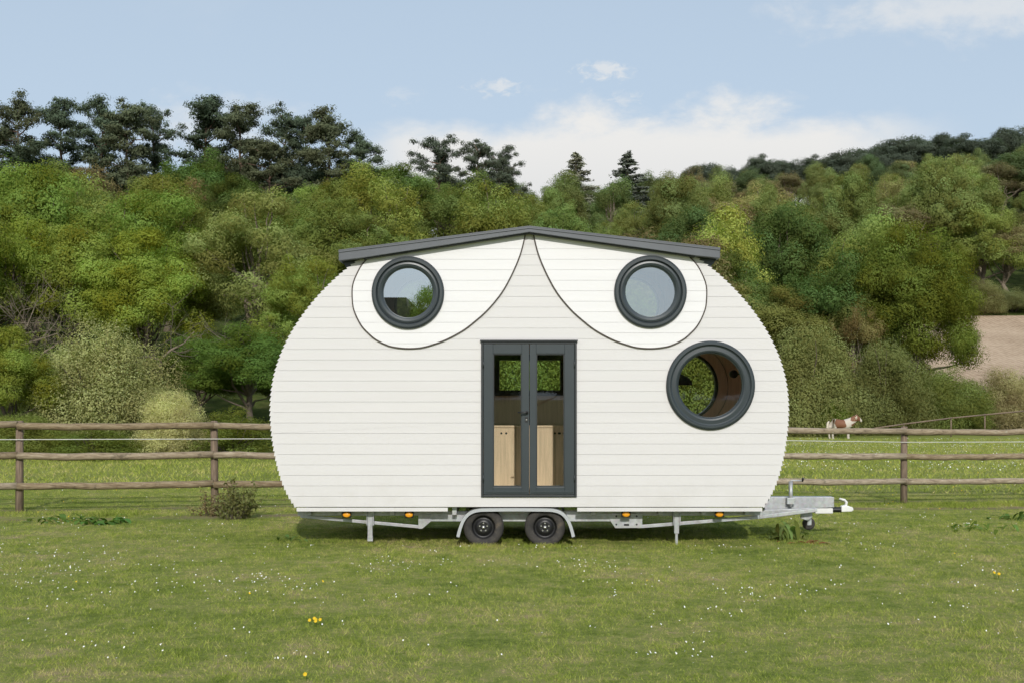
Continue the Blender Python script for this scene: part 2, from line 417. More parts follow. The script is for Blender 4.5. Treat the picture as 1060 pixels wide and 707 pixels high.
# ploughed field laid over the slope on the right
def sheet(name, fx, ys, off, mat):
    rows = [[(x, y) for x in np.linspace(*fx(y), 60)] for y in ys]
    P = np.array(rows).reshape(-1, 2); z = ground(P[:, 0], P[:, 1])+off
    V = np.column_stack([P, z]); k = 60
    ii = (np.arange(len(ys)-1)[:, None]*k + np.arange(k-1)[None]).ravel()
    return tag(link(name, np_mesh(name, V, np.stack([ii, ii+1, ii+k+1, ii+k], -1), True), mat), kind='structure')
sheet('ploughed_field', lambda y: (.345*y, 130), np.linspace(86, 140, 40), .12, M['plough'])

# ------------------------------------------------------------------ grass and flowers
def trapezoid(n, y0, y1, margin=3.0, p=1.0):
    out = []
    got = 0
    while got < n:
        y = y0 + (y1-y0)*rng.random(n*2)**p; x = (rng.random(n*2)*2-1)*(.47*y1+margin)
        k = np.abs(x) < .47*y+margin
        out.append(np.column_stack([x[k], y[k]])); got += int(k.sum())
    return np.concatenate(out)[:n]
def blades(P, h, w, lean, tint):
    n = len(P); a = rng.random(n)*2*math.pi; b = rng.random(n)*2*math.pi
    z = ground(P[:, 0], P[:, 1])
    dx, dy = np.cos(a)*w, np.sin(a)*w; lx, ly = np.cos(b)*lean*h, np.sin(b)*lean*h
    V = np.empty((n, 3, 3)); base = np.column_stack([P, z-.004])
    V[:, 0] = base - np.column_stack([dx, dy, np.zeros(n)]); V[:, 1] = base + np.column_stack([dx, dy, np.zeros(n)])
    V[:, 2] = base + np.column_stack([lx, ly, h])
    return V.reshape(-1, 3), np.repeat(tint, 3)
def bare(P):
    d = fence_d(P[:, 0], P[:, 1]); return (np.abs(d+1.25+.25*np.sin(P[:, 0]*.9)) < .42*(.55+.45*np.sin(P[:, 0]*1.3+1))) | (np.abs(d-.25) < .2)
parts = []
P = trapezoid(520000, 6.6, 24, p=1.25)
k = ~(bare(P) & (rng.random(len(P)) < .93)); P = P[k]; n = len(P)
clump = np.sin(P[:, 0]*2.3+np.sin(P[:, 1]*1.7)*2)*np.sin(P[:, 1]*2.9+np.sin(P[:, 0]*1.3)*2)
h = (.014+.022*rng.random(n))*(1+.4*clump)
d = fence_d(P[:, 0], P[:, 1]); h = h*(1+.9*np.exp(-(d+.45)**2/.25))
parts.append(blades(P, h, .0022+.0024*rng.random(n), .5+.9*rng.random(n), rng.random(n)))
P = trapezoid(110000, 24, 66, p=1.0); P = P[~((P[:, 1] > 38) & (P[:, 0]/P[:, 1] < 0))]; n = len(P)
parts.append(blades(P, .05+.07*rng.random(n), .009+.008*rng.random(n), .5+.8*rng.random(n), .35+.5*rng.random(n)))
# tufts of longer grass
for _ in range(900):
    y = 7.5+15*rng.random()**.8; x = (rng.random()*2-1)*(.47*y+2); m = 45
    P = np.column_stack([x+rng.normal(0, .07, m), y+rng.normal(0, .07, m)])
    parts.append(blades(P, .022+.03*rng.random(m), np.full(m, .0030), .6+.6*rng.random(m), .05+.45*rng.random(m)))
for _ in range(230):
    x = -13+26*rng.random(); dd = -.75+.28*rng.normal(); y = 19.3+(x+8.41)*2.6/16+dd; m = 40
    if math.sin(x*1.7)+math.sin(x*.61+2)+rng.normal(0, .4) < -.1: continue
    P = np.column_stack([x+rng.normal(0, .1, m), y+rng.normal(0, .08, m)])
    parts.append(blades(P, .06+.1*rng.random(m), np.full(m, .006), .5+.6*rng.random(m), .0+.4*rng.random(m)))
for px, yy in ((500, 15.0), (500, 14.93), (564, 15.0), (564, 14.93), (383, 15.1), (700.5, 15.1), (490, 15.0), (510, 15.0), (554, 15.0), (574, 15.0)):
    m = 130; P = np.column_stack([PX(px, yy)+rng.normal(0, .09, m), yy+rng.normal(0, .035, m)])
    parts.append(blades(P, .03+.05*rng.random(m), np.full(m, .0032), .3+.6*rng.random(m), .2+.6*rng.random(m)))
V = np.concatenate([p[0] for p in parts]); T = np.concatenate([p[1] for p in parts])
tag(link('meadow_grass', np_mesh('meadow_grass', V, np.arange(len(V)).reshape(-1, 3), False, {'tint': T}), M['blade']), kind='stuff')

def flowers(name, P, r, hgt, mat, k=7):
    n = len(P); z = ground(P[:, 0], P[:, 1])+hgt
    a = np.linspace(0, 2*math.pi, k, endpoint=False)
    tl = rng.normal(0, .35, (n, 2)) + np.array([0, .55])        # heads turned to the sun
    V = np.empty((n, k, 3))
    V[:, :, 0] = P[:, 0, None]+np.cos(a)*r[:, None]; V[:, :, 1] = P[:, 1, None]+np.sin(a)*r[:, None]
    V[:, :, 2] = z[:, None]+(np.cos(a)*tl[:, :1]+np.sin(a)*tl[:, 1:])*r[:, None]
    return tag(link(name, np_mesh(name, V.reshape(-1, 3), np.arange(n*k).reshape(n, k)), mat), kind='stuff')
cl = []
for _ in range(75):
    y = 8.6+9*rng.random()**.8; x = (rng.random()*2-1)*(.47*y+1)
    m = rng.integers(2, 8); cl.append(np.column_stack([x+rng.normal(0, .22, m), y+rng.normal(0, .16, m)]))
for px, py, sp_, m in ((410, 588, .35, 40), (275, 600, .3, 26), (295, 610, .4, 24), (90, 590, .6, 30), (35, 610, .5, 26), (715, 680, .25, 14), (830, 612, .3, 14), (70, 575, .4, 24), (190, 605, .5, 24), (590, 585, .4, 14), (30, 590, .5, 24)):
    y = HC*F/(py-V0); cl.append(np.column_stack([PX(px, y)+rng.normal(0, sp_, m), y+rng.normal(0, sp_*.8, m)]))
cl.append(trapezoid(420, 8.4, 19, 1))
cl.append(trapezoid(260, 19, 30, 1))
P = np.concatenate(cl)
P = P[~((np.abs(P[:, 0]-.2) < 4.2) & (P[:, 1] > 15) & (P[:, 1] < 18))]
flowers('daisies', P, 3.6e-3+.0042*rng.random(len(P)), .036, M['daisy'])
P = trapezoid(5200, 32, 66, 0); P = P[(P[:, 0] > .12*P[:, 1]) & (np.sin(P[:, 1]*.55+P[:, 0]*.12)+rng.normal(0, .6, len(P)) > -.2)]
flowers('far_daisies', P, 0.009+.009*rng.random(len(P)), .06, M['daisy'], 5)
P = np.concatenate([trapezoid(26, 9.5, 20, 1), trapezoid(260, 20, 38, 1)])
flowers('buttercups', P, .009+.006*rng.random(len(P))*.7-.0025, .055, M['yellow'])

# ------------------------------------------------------------------ trees: leaf clouds
def rand_dirs(n):
    v = rng.normal(size=(n, 3)); return v/np.linalg.norm(v, axis=1, keepdims=True)
def leaf_quads(cen, nrm, size, aspect, tint):
    n = len(cen); nrm = nrm/np.maximum(np.linalg.norm(nrm, axis=1, keepdims=True), 1e-6)
    a = np.cross(nrm, rand_dirs(n)); a /= np.maximum(np.linalg.norm(a, axis=1, keepdims=True), 1e-6); b = np.cross(nrm, a)
    L = a*(size*aspect)[:, None]; S = b*size[:, None]*.62
    V = np.empty((n, 4, 3)); V[:, 0] = cen-L; V[:, 1] = cen+S-L*.1; V[:, 2] = cen+L; V[:, 3] = cen-S-L*.1
    return V.reshape(-1, 3), np.repeat(tint, 4)
def clump_leaves(clumps, per, size, aspect=1.25, shell=(.55, 1.13), up=.34, flat=0.0, jit=.36):
    VV, TT = [], []
    for (c, r, tt) in clumps:
        c = np.asarray(c, float); r = np.asarray(r, float)*np.ones(3)
        n = max(6, int(per*(r.mean()/.9)**2))
        d = rand_dirs(n); rad = shell[0]+(shell[1]-shell[0])*rng.beta(1.7, 1.5, n)
        # lumpy: modulate the radius by direction
        q = rand_dirs(3); rad = rad*(1+.18*np.sin(3.1*(d@q[0])*2+1)+.12*np.sin(7*(d@q[1])))
        cen = c+d*r*rad[:, None]
        nr = d*(1-flat)+rand_dirs(n)*jit+np.array([0, -.15, up])
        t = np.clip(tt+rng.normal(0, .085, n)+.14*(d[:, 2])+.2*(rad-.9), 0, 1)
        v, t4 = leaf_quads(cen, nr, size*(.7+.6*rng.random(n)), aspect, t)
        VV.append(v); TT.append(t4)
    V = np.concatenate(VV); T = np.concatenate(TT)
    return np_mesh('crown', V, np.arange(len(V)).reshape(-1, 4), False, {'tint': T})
def bend(p0, p1, k=4, amp=.12):
    p0, p1 = np.array(p0, float), np.array(p1, float); L = np.linalg.norm(p1-p0)
    return [tuple(p0+(p1-p0)*t+(rng.normal(0, amp*L*.25, 3) if 0 < i < k else 0)) for i, t in enumerate(np.linspace(0, 1, k+1))]

PROTO = {}
def broadleaf(key, nclump, per, size, wide=.36, low=.18, cr=(.9, 1.6), bark='bark', aspect=1.25, sparse=1.0, up=.35):
    """crown of leaf clumps on a 10 m tree; width = 2*wide*10"""
    cl = []; zc = 10*(low+1)/2; rz = 10*(1-low)/2; rx = 10*wide
    lopx, lopy = rng.normal(0, .12, 2)
    for i in range(nclump):
        d = rand_dirs(1)[0]
        if d[2] < -.55: d[2] *= -.6
        q = (.40+.58*rng.random()**.4)
        r = (cr[0]+(cr[1]-cr[0])*rng.random())*(1.1-.25*q)
        c = np.array([d[0]*(rx-.5*r)*q*1.1+lopx*rx*d[2], d[1]*(rx-.5*r)*q*1.1+lopy*rx*d[2], zc+d[2]*(rz-.55*r)*q*1.08])
        cl.append((c, (r*(.85+.45*rng.random()), r*(.85+.45*rng.random()), r*(.6+.45*rng.random())), .08+.74*rng.random()))
    crown = clump_leaves(cl, per, size, aspect, up=up)
    mb = MB(); H = 7.5
    tr = bend((0, 0, -.4), (rng.normal(0, .35), rng.normal(0, .35), H), 6, .05)
    mb.tube(tr, [.30, .25, .21, .18, .14, .1, .05], 8)
    for i in range(20):
        c = cl[rng.integers(len(cl))][0]; k = 1+int(rng.integers(1, 4)); p = tr[k]
        if c[2] < p[2]: continue
        mb.tube(bend(p, c+(c-np.array([0, 0, zc]))*.12, 5, .14), [.12, .095, .07, .05, .035, .012], 5, False)
    PROTO[key] = (mb.mesh('trunk'), crown, bark, 'leaf', 2*10*wide)
def shrub(key, nclump, per, size, aspect=1.2, rough=1.0):
    """dome to the ground: 6 m wide, 5 m tall"""
    cl = []
    for i in range(nclump):
        a = rng.random()*2*math.pi; e = math.asin(rng.random()**1.1*.98); q = .72+.28*rng.random()*rough
        r = .45+.55*rng.random()
        c = np.array([math.cos(a)*math.cos(e)*(3-.5*r)*q, math.sin(a)*math.cos(e)*(3-.5*r)*q, .25+math.sin(e)*(4.7-.5*r)*q])
        cl.append((c, (r*1.1, r*1.1, r*.95), .25+.45*rng.random()))
    for i in range(nclump//5):
        cl.append((np.array([rng.normal(0, 1), rng.normal(0, 1), 1+2*rng.random()]), 1.0, .2))
    crown = clump_leaves(cl, per, size, aspect)
    mb = MB()
    for i in range(9):
        a = rng.random()*2*math.pi; r = 1.2+1.3*rng.random()
        mb.tube(bend((.25*math.cos(a), .25*math.sin(a), -.2), (r*math.cos(a), r*math.sin(a), 1.8+2.6*rng.random()), 5, .12), [.07, .06, .05, .04, .03, .012], 5, False)
    PROTO[key] = (mb.mesh('trunk'), crown, 'bark', 'leaf', 6.0)
def pine(key, spread=2.6, start=.48, nb=17):
    """10 m pine: bare leaning trunk, flat-topped irregular pads of needles"""
    mb = MB(); lean = rng.normal(0, .35, 2)
    tr = bend((0, 0, -.4), (lean[0], lean[1], 9.3), 8, .035); tr = [np.array(p) for p in tr]
    mb.tube(tr, [.2, .18, .165, .15, .135, .115, .09, .06, .02], 7)
    cl = []
    def at(z):
        for a, b in zip(tr, tr[1:]):
            if a[2] <= z <= b[2]: return a+(b-a)*(z-a[2])/(b[2]-a[2])
        return tr[-1]
    for i in range(nb):
        t = (i+.5)/nb; z = 10*(start+(.95-start)*t); p = at(z)
        a = i*2.4+rng.normal(0, .6); ln = spread*(.45+.75*rng.random())*(1.0-.62*max(0, t-.45)/.55)
        if t < .25: ln *= .5+.5*rng.random()
        q = p+np.array([math.cos(a)*ln, math.sin(a)*ln, .25+.8*rng.random()])
        mb.tube(bend(p, q, 3, .12), [.06, .045, .03, .012], 5, False)
        for s in range(5):
            f = (.4, .6, .8, .95, 1.08)[s]; r = .24+.32*rng.random()
            cl.append((p+(q-p)*f+np.array([rng.normal(0, .3), rng.normal(0, .3), .12+rng.normal(0, .1)]), (r*1.35, r*1.35, r*.62), .15+.5*rng.random()))
    for s in range(7):
        r = .22+.3*rng.random(); cl.append((tr[-1]+np.array([rng.normal(0, .5), rng.normal(0, .5), -.45+.8*rng.random()]), (r*1.2, r*1.2, r*.9), .4+.3*rng.random()))
    for s in range(6):      # dead snags low on the trunk
        z = 2+rng.random()*3; p = at(z); a = rng.random()*6.3; ln = .6+rng.random()
        mb.tube(bend(p, p+np.array([math.cos(a)*ln, math.sin(a)*ln, .1]), 2, .1), [.03, .02, .008], 4, False)
    crown = clump_leaves(cl, 620, .055, 1.9, (.2, 1.3), up=.2)
    PROTO[key] = (mb.mesh('trunk'), crown, 'bark_pine', 'needle', 2*spread)
def spruce(key):
    mb = MB(); mb.tube([(0, 0, -.3), (0, 0, 5), (.05, 0, 9.8)], [.16, .1, .015], 7); cl = []
    for i in range(74):
        t = (i+rng.random())/74; z = 1.2+8.4*t; ln = (2.5*(1-t)**1.05+.07)*(.6+.5*rng.random()); a = i*2.4+rng.normal(0, .4)
        q = np.array([math.cos(a)*ln, math.sin(a)*ln, z-.22*ln+.22*rng.random()+.12*ln*ln*.3]); p = np.array([0, 0, z])
        mb.tube([tuple(p), tuple(q)], [.03, .008], 4, False)
        for f in (.35, .7, 1.0):
            r = (.13+.22*(1-t))*(.8+.4*rng.random()); cl.append((p+(q-p)*f+rng.normal(0, .04, 3), (r*1.25, r*1.25, r*.75), .2+.6*rng.random()))
    crown = clump_leaves(cl, 520, .06, 1.9, (.2, 1.15), up=.2)
    PROTO[key] = (mb.mesh('trunk'), crown, 'bark', 'needle', 4.6)
def bare_tree(key, leafy=.25):
    mb = MB(); tips = []
    def grow(p, d, L, r, lv):
        k = 3; pts = [p]; dd = d
        for i in range(k):
            dd = dd+rng.normal(0, .16, 3)+np.array([0, 0, .05]); dd /= np.linalg.norm(dd); pts.append(pts[-1]+dd*L/k)
        mb.tube([tuple(q) for q in pts], list(np.linspace(r, r*.5, k+1)), 6 if lv < 2 else 3, False)
        if lv == 4: tips.append(pts[-1]); return
        for i in range((4, 4, 4, 3)[lv]):
            nd = dd*.8+rand_dirs(1)[0]*.85; nd /= np.linalg.norm(nd)
            grow(pts[1+int(rng.integers(0, 3))], nd, L*(.55+.25*rng.random()), r*.48, lv+1)
    grow(np.array([0, 0, -.3]), np.array([rng.normal(0, .1), 0, 1.]), 4.6, .17, 0)
    cl = [(t, .35, .3+.5*rng.random()) for t in tips if rng.random() < leafy]
    crown = clump_leaves(cl, 130, .055, 1.4, (.1, 1.2))
    PROTO[key] = (mb.mesh('trunk'), crown, 'bark_pale', 'leaf', 6.0)

for i in range(3): broadleaf('near%d' % i, 62, 1250, .05, .37, .12, (.7, 1.35))
for i in range(3): broadleaf('mid%d' % i, 56, 800, .064, .38, .10, (.8, 1.5))
for i in range(3): broadleaf('tall%d' % i, 50, 700, .056, .27, .06, (.7, 1.25), 'bark_pale')
for i in range(2): broadleaf('stem%d' % i, 34, 620, .056, .25, .42, (.6, 1.15), 'bark_pale')
for i in range(2): broadleaf('ragged%d' % i, 46, 420, .066, .34, .15, (.6, 1.3), 'bark_pale')
for i in range(2): broadleaf('willow%d' % i, 78, 1000, .042, .40, .08, (.55, 1.2), 'bark_pale', 1.9, up=.1)
for i in range(2): broadleaf('dome%d' % i, 80, 520, .07, .46, .12, (.9, 1.6), 'bark_pine', 1.8, up=.2)
broadleaf('oak', 210, 1000, .046, .45, .04, (.85, 1.25), 'bark', 1.2)
for i in range(3): shrub('shrub%d' % i, 115, 800, .034, 1.4)
shrub('low', 60, 420, .05, 1.3)
for i in range(4): pine('pine%d' % i, (2.6, 2.2, 2.9, 2.3)[i], (.42, .36, .5, .3)[i], (19, 19, 18, 21)[i])
pine('roundpine0', 3.3, .3, 24); pine('roundpine1', 3.6, .34, 26)
spruce('spruce')
for i in range(2): bare_tree('bare%d' % i)
for k, (tm, cm, b, lf, w) in PROTO.items(): tm.materials.append(M[b]); cm.materials.append(M[lf])

COUNT = {'n': 0}; LEAF_GAIN = 1.98
def plant(key, name, label, cat, x, y, h, w=None, col=(.06, .1, .02), group=None, var=.12, zoff=0.0):
    tm, cm, b, lf, w0 = PROTO[key]; base_h = 5.0 if key.startswith(('shrub', 'low')) else 10.0
    t = thing(name, label, cat, (x, y, gz(x, y)+zoff), rng.random()*6.28, group)
    sz = h/base_h; sx = (w/w0) if w else sz*(.92+.2*rng.random()); t.scale = (sx, sx, sz)
    tr = bpy.data.objects.new('trunk', tm); C.objects.link(tr); tr.parent = t
    cr = bpy.data.objects.new('crown', cm); C.objects.link(cr); cr.parent = t
    f = 1+rng.normal(0, var); g = 1+rng.normal(0, var*.35)
    hz = min(.34, max(0, (y-55)/500.))             # distance haze mixed into the crown colour, stronger further back
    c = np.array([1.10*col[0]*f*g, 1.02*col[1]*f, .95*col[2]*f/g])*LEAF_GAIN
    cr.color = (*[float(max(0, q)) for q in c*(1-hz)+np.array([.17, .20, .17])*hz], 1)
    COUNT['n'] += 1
    return t
NEAR = []
def plant_px(key, name, label, cat, px, top, Y, wpx=None, col=(.06, .1, .02), group=None, var=.06):
    x = PX(px, Y); h = PZ(top, Y)-gz(x, Y); NEAR.append((px, wpx or 60, Y))
    return plant(key, name, label, cat, x, Y, h, (wpx/F*Y if wpx else None), col, group, var)

GRN = (.090, .118, .027); BRT = (.128, .155, .028); YEL = (.165, .175, .04); WIL = (.140, .165, .054); OLV = (.105, .112, .028)
SAL = (.19, .205, .09); PIN = (.037, .056, .034); BRN = (.125, .095, .045); CRM = (.27, .27, .135); DRK = (.040, .066, .016)
# --- left hedge, near
plant_px('shrub0', 'sallow_bush', 'broad grey green dome shaped bush behind the fence on the left', 'bush', 104, 320, 42, 150, SAL)
plant_px('near0', 'field_maple', 'fresh bright green small tree cut by the left photo edge, beside the dome bush', 'tree', 8, 338, 40, 100, BRT)
plant_px('shrub1', 'flowering_bush', 'pale cream flowering bush behind the fence at the foot of the dome bush', 'bush', 178, 400, 38, 80, CRM)
plant_px('low', 'hedge_bush', 'low green hedge bush behind the fence between the cream bush and the cabin', 'bush', 238, 418, 38.5, 100, GRN)
plant_px('shrub2', 'hedge_bush', 'olive green hedge bush behind the leftmost fence post, left of the dome bush', 'bush', 22, 425, 38.5, 110, (.1, .125, .03))
plant_px('low', 'hedge_bush', 'low green hedge bush in front of the grey green dome bush', 'bush', 104, 438, 37.5, 110, (.085, .115, .024))
plant_px('near1', 'hawthorn_tree', 'small deep green tree half hidden by the left edge of the cabin', 'tree', 262, 335, 43, 120, (.06, .095, .018))
plant_px('near2', 'hawthorn_tree', 'dark green small tree just right of the grey green dome bush', 'tree', 205, 345, 45, 90, (.052, .085, .016))
plant_px('willow0', 'willow_tree', 'large soft pale green tree rising left of the cabin roof', 'tree', 258, 196, 56, 160, WIL)
plant_px('willow1', 'willow_tree', 'pale green feathery tree leaning over the left shoulder of the cabin', 'tree', 318, 262, 50, 110, (.12, .16, .035))
plant_px('willow0', 'willow_tree', 'soft grey green tree behind the top left corner of the cabin roof', 'tree', 372, 222, 66, 110, (.105, .14, .04))
plant_px('near0', 'ash_tree', 'bright yellow green tree with forked pale trunk left of the large soft pale tree', 'tree', 150, 238, 53, 130, (.14, .172, .026))
plant_px('near2', 'ash_tree', 'bright green tree standing behind the grey green dome bush', 'tree', 70, 232, 54, 130, BRT)
plant_px('near1', 'ash_tree', 'yellow green tree at the left photo edge above the bright bush', 'tree', -5, 222, 52, 120, (.12, .155, .024))
plant_px('bare0', 'bare_tree', 'pale bare branching tree showing through the leaves at the left photo edge', 'tree', 10, 262, 46, 90, (.1, .12, .03))
plant_px('bare1', 'bare_tree', 'bare pale grey tree standing just right of the dome bush', 'tree', 172, 268, 44, 70, (.1, .12, .03))
plant_px('bare0', 'bare_tree', 'tangle of pale bare branches beside the left shoulder of the cabin', 'tree', 286, 318, 43.5, 110, (.1, .12, .03))
plant_px('bare1', 'bare_tree', 'slim forked bare trunk standing behind the dome bush', 'tree', 48, 278, 45, 60, (.1, .12, .03))
plant_px('ragged0', 'brown_tree', 'brownish bare twigged tree beneath the pines on the left skyline', 'tree', 188, 178, 96, 95, BRN)
plant_px('ragged1', 'brown_tree', 'russet thin crowned tree below the tall left skyline pines, nearest the left photo edge', 'tree', 92, 168, 100, 85, (.12, .10, .045))
plant_px('mid0', 'golden_tree', 'olive brown round tree in the middle of the left hillside', 'tree', 150, 208, 82, 95, (.135, .125, .035))
plant_px('mid1', 'beech_tree', 'rich green tree in the gap of the left skyline pines', 'tree', 195, 152, 105, 80, (.06, .1, .018))
plant_px('mid2', 'beech_tree', 'rounded fresh green tree on the skyline left of the middle pine clump', 'tree', 412, 170, 118, 80, (.075, .12, .024))
# --- pines on the left skyline
pl = [(58, 158, 118, 70, 'low dense pine under the second and third pines of the left skyline'), (122, 168, 118, 76, 'low dense pine half hidden behind the brown trees on the left'), (186, 166, 119, 64, 'low dense pine behind the rich green tree in the sky gap'), (238, 158, 119, 70, 'low dense pine at the left foot of the broad dark pine'), (304, 158, 119, 70, 'low dense pine between the slender pine and the thin crowned pine'), (346, 164, 118, 66, 'low dense pine under the leaning pine at the right end of the left skyline'), (14, 107, 112, 78, 'dark pine at the far left end of the left skyline row'), (68, 109, 116, 60, 'dark pine with gaps in its crown, second from the left on the skyline'),
      (100, 106, 112, 66, 'tall pine of the group with bare trunks above the brown trees, its left trunk'), (132, 110, 110, 72, 'tall pine with pale straight trunk above the brown trees'),
      (162, 114, 114, 60, 'pine at the right end of the first skyline group, left of the sky gap'), (212, 106, 112, 72, 'tall pine just right of the sky gap on the left skyline'),
      (254, 112, 110, 74, 'broad dark pine in the middle of the second skyline group'), (290, 114, 116, 56, 'slender pine between the broad dark pine and the tallest central pine'),
      (316, 122, 118, 50, 'thin crowned pine with sky showing through, left of the tall forked pine'), (340, 117, 110, 72, 'tall pine with bare leaning trunk near the right end of the left skyline'),
      (368, 140, 112, 60, 'shorter spreading pine ending the left skyline group on the right'), (36, 150, 108, 80, 'lower dark pine beneath the far left skyline pine'),
      (275, 150, 106, 80, 'lower dark pine filling the foot of the second skyline group')]
for i, (px, top, Y, w, lab) in enumerate(pl):
    plant_px('dome%d' % (i % 2) if lab.startswith('low dense') else 'pine%d' % (i*3 % 4), 'pine_tree', lab, 'pine tree', px, top+4, Y, w*.98, PIN if i % 3 else (.052, .064, .034), 'pines along the left skyline')
for i, (px, top, w, lab) in enumerate([(455, 147, 58, 'left one of the three dark pines on the skyline above the cabin roof'), (492, 150, 58, 'middle one of the three dark pines on the skyline above the cabin roof'), (516, 158, 46, 'right one of the three dark pines on the skyline above the cabin roof')]):
    plant_px('roundpine%d' % (i % 2), 'pine_tree', lab, 'pine tree', px, top, 128+3*i, w*1.15, (.036, .048, .032), 'pines above the cabin roof')
plant_px('spruce', 'spruce_tree', 'pale grey pointed conifer on the skyline, left of a matching pair', 'conifer', 597, 155, 196, 112, (.135, .142, .105), 'pointed conifers on the skyline')
plant_px('spruce', 'spruce_tree', 'dark pointed conifer on the skyline, right of a matching pair', 'conifer', 649, 155, 196, 118, (.06, .07, .055), 'pointed conifers on the skyline')
plant_px('mid1', 'round_tree', 'small rounded brownish green tree on the skyline right of the pointed conifers', 'tree', 684, 176, 205, 46, (.11, .115, .04))
plant_px('ragged0', 'yellow_tree', 'pale yellow green thin tree on the right hillside just above the cabin roof end', 'tree', 792, 184, 165, 70, (.22, .215, .075))
plant_px('ragged1', 'yellow_tree', 'pale yellow tipped tree high on the right slope beside a lime tree', 'tree', 925, 178, 170, 56, (.2, .2, .07))
plant_px('mid0', 'lime_tree', 'large light green tree high on the right slope with pale trunk', 'tree', 968, 168, 150, 84, (.125, .155, .035))
plant_px('mid2', 'lime_tree', 'light green tree high on the right slope left of the yellow tipped tree', 'tree', 880, 180, 150, 66, (.105, .14, .03))
plant_px('mid1', 'lime_tree', 'ivy clad bright green tree behind the oak near the right photo edge', 'tree', 1018, 205, 136+12, 80, (.12, .155, .03))
for i, (px, top, w) in enumerate([(728, 168, 40), (762, 172, 34), (793, 160, 40), (826, 166, 40), (876, 154, 46), (903, 153, 34), (933, 141, 56), (966, 140, 46), (1006, 139, 56), (1052, 132, 46), (850, 160, 36), (1090, 136, 60)]):
    lab = ['darkest low pine at the left end of the right skyline', 'low pine second along the right skyline from the cabin roof', 'dark rounded pine with pointed top above the pale yellow tree on the right skyline', 'low wide pine on the right skyline, right of the pine above the yellow tree',
           'deep green pine on the right skyline above the light green tree', 'narrow pine between the deep green pine and a broad black green pine', 'broad black green pine standing tallest in the middle of the right skyline', 'rounded dark pine right of the broad black green pine',
           'very dark flat domed pine on the right skyline, left of the edge pine', 'tall dark pine cut by the right photo edge', 'small dark pine left of the deep green pine on the right skyline', ''][i]
    if lab: plant_px('dome%d' % (i % 2), 'pine_tree', lab, 'pine tree', px, top, 226+3*(i % 4), w*1.3, (.034, .046, .031), 'pines along the right skyline')
plant_px('mid2', 'olive_tree', 'olive green leafy tree on the wooded slope above the cabin roof', 'tree', 704, 183, 142, 80, (.095, .115, .026), 'olive green leafy trees on the wooded slope above the cabin roof')
plant_px('mid0', 'deep_green_tree', 'deep green leafy tree on the wooded slope right of the cabin', 'tree', 1052, 160, 196, 90, (.052, .082, .02), 'deep green leafy trees on the wooded slope right of the cabin')
# --- right side
plant_px('oak', 'oak_tree', 'large rounded golden olive oak tree standing before the brown ploughed field', 'oak tree', 944, 234, 84, 134, (.082, .106, .014))
plant_px('shrub1', 'sallow_bush', 'large grey green bush touching the right edge of the cabin behind the horse', 'bush', 838, 330, 72, 116, (.115, .128, .045))
plant_px('shrub2', 'sallow_bush', 'grey green bush behind the fence, between the large bush and the hawthorns', 'bush', 918, 347, 73, 100, (.105, .12, .04))
plant_px('shrub0', 'hawthorn_bush', 'green bush at the foot of the ploughed field, left of the flowering bush', 'bush', 985, 372, 75, 90, (.1, .13, .035))
plant_px('shrub1', 'hawthorn_bush', 'pale flowering bush at the right photo edge below the ploughed field', 'bush', 1040, 378, 76, 70, (.19, .18, .095))
plant_px('shrub2', 'hawthorn_bush', 'bush cut off by the right photo edge', 'bush', 1086, 374, 77, 80, (.12, .14, .04))
plant_px('low', 'hedge_bush', 'low green bush right beside the rump of the horse', 'bush', 862, 412, 69.5, 40, (.075, .12, .02))
plant_px('low', 'hedge_bush', 'low dark bush filling the hedge between the oak and the ploughed field', 'bush', 944, 366, 79, 90, (.08, .1, .026))
plant_px('near1', 'thorn_tree', 'olive green tree rising behind the right shoulder of the cabin', 'tree', 800, 292, 82, 120, OLV)
plant_px('near2', 'thorn_tree', 'dull green tree between the cabin and the golden oak', 'tree', 862, 300, 84, 90, (.085, .1, .025))
plant_px('ragged0', 'thorn_tree', 'thin reddish green tree at the foot of the oak on its left', 'tree', 885, 308, 80, 60, (.12, .105, .04))
plant_px('near0', 'thorn_tree', 'dark green tree behind the right end of the cabin roof', 'tree', 752, 262, 84, 110, (.062, .088, .02))
plant_px('bare1', 'bare_tree', 'brown twiggy shrub row at the top edge of the ploughed field', 'tree', 1042, 285, 143, 60, (.12, .125, .05))
plant_px('shrub0', 'field_edge_bush', 'pinkish brown bush at the upper edge of the ploughed field', 'bush', 1048, 296, 143, 56, (.12, .135, .05))
plant_px('shrub1', 'field_edge_bush', 'green brown bush at the upper left corner of the ploughed field', 'bush', 1016, 288, 142, 52, (.11, .115, .04))
plant_px('shrub2', 'field_edge_bush', 'dark green bush under the left side of the golden oak', 'bush', 926, 338, 87, 76, (.075, .095, .028))
# --- hedge behind the cabin (seen through its windows)
for px, top, col, lab in ((440, 330, GRN, 'green hedge tree behind the cabin, left of its door'), (545, 325, (.09, .13, .026), 'green leafy tree seen through the glass of the cabin door'), (640, 335, GRN, 'green hedge tree behind the cabin, right of its door'), (712, 330, (.095, .13, .03), 'light green tree seen through the lower round window')):
    plant_px('shrub%d' % (px % 3), 'hedge_tree', lab, 'tree', px, top-45, 50, 150, col)
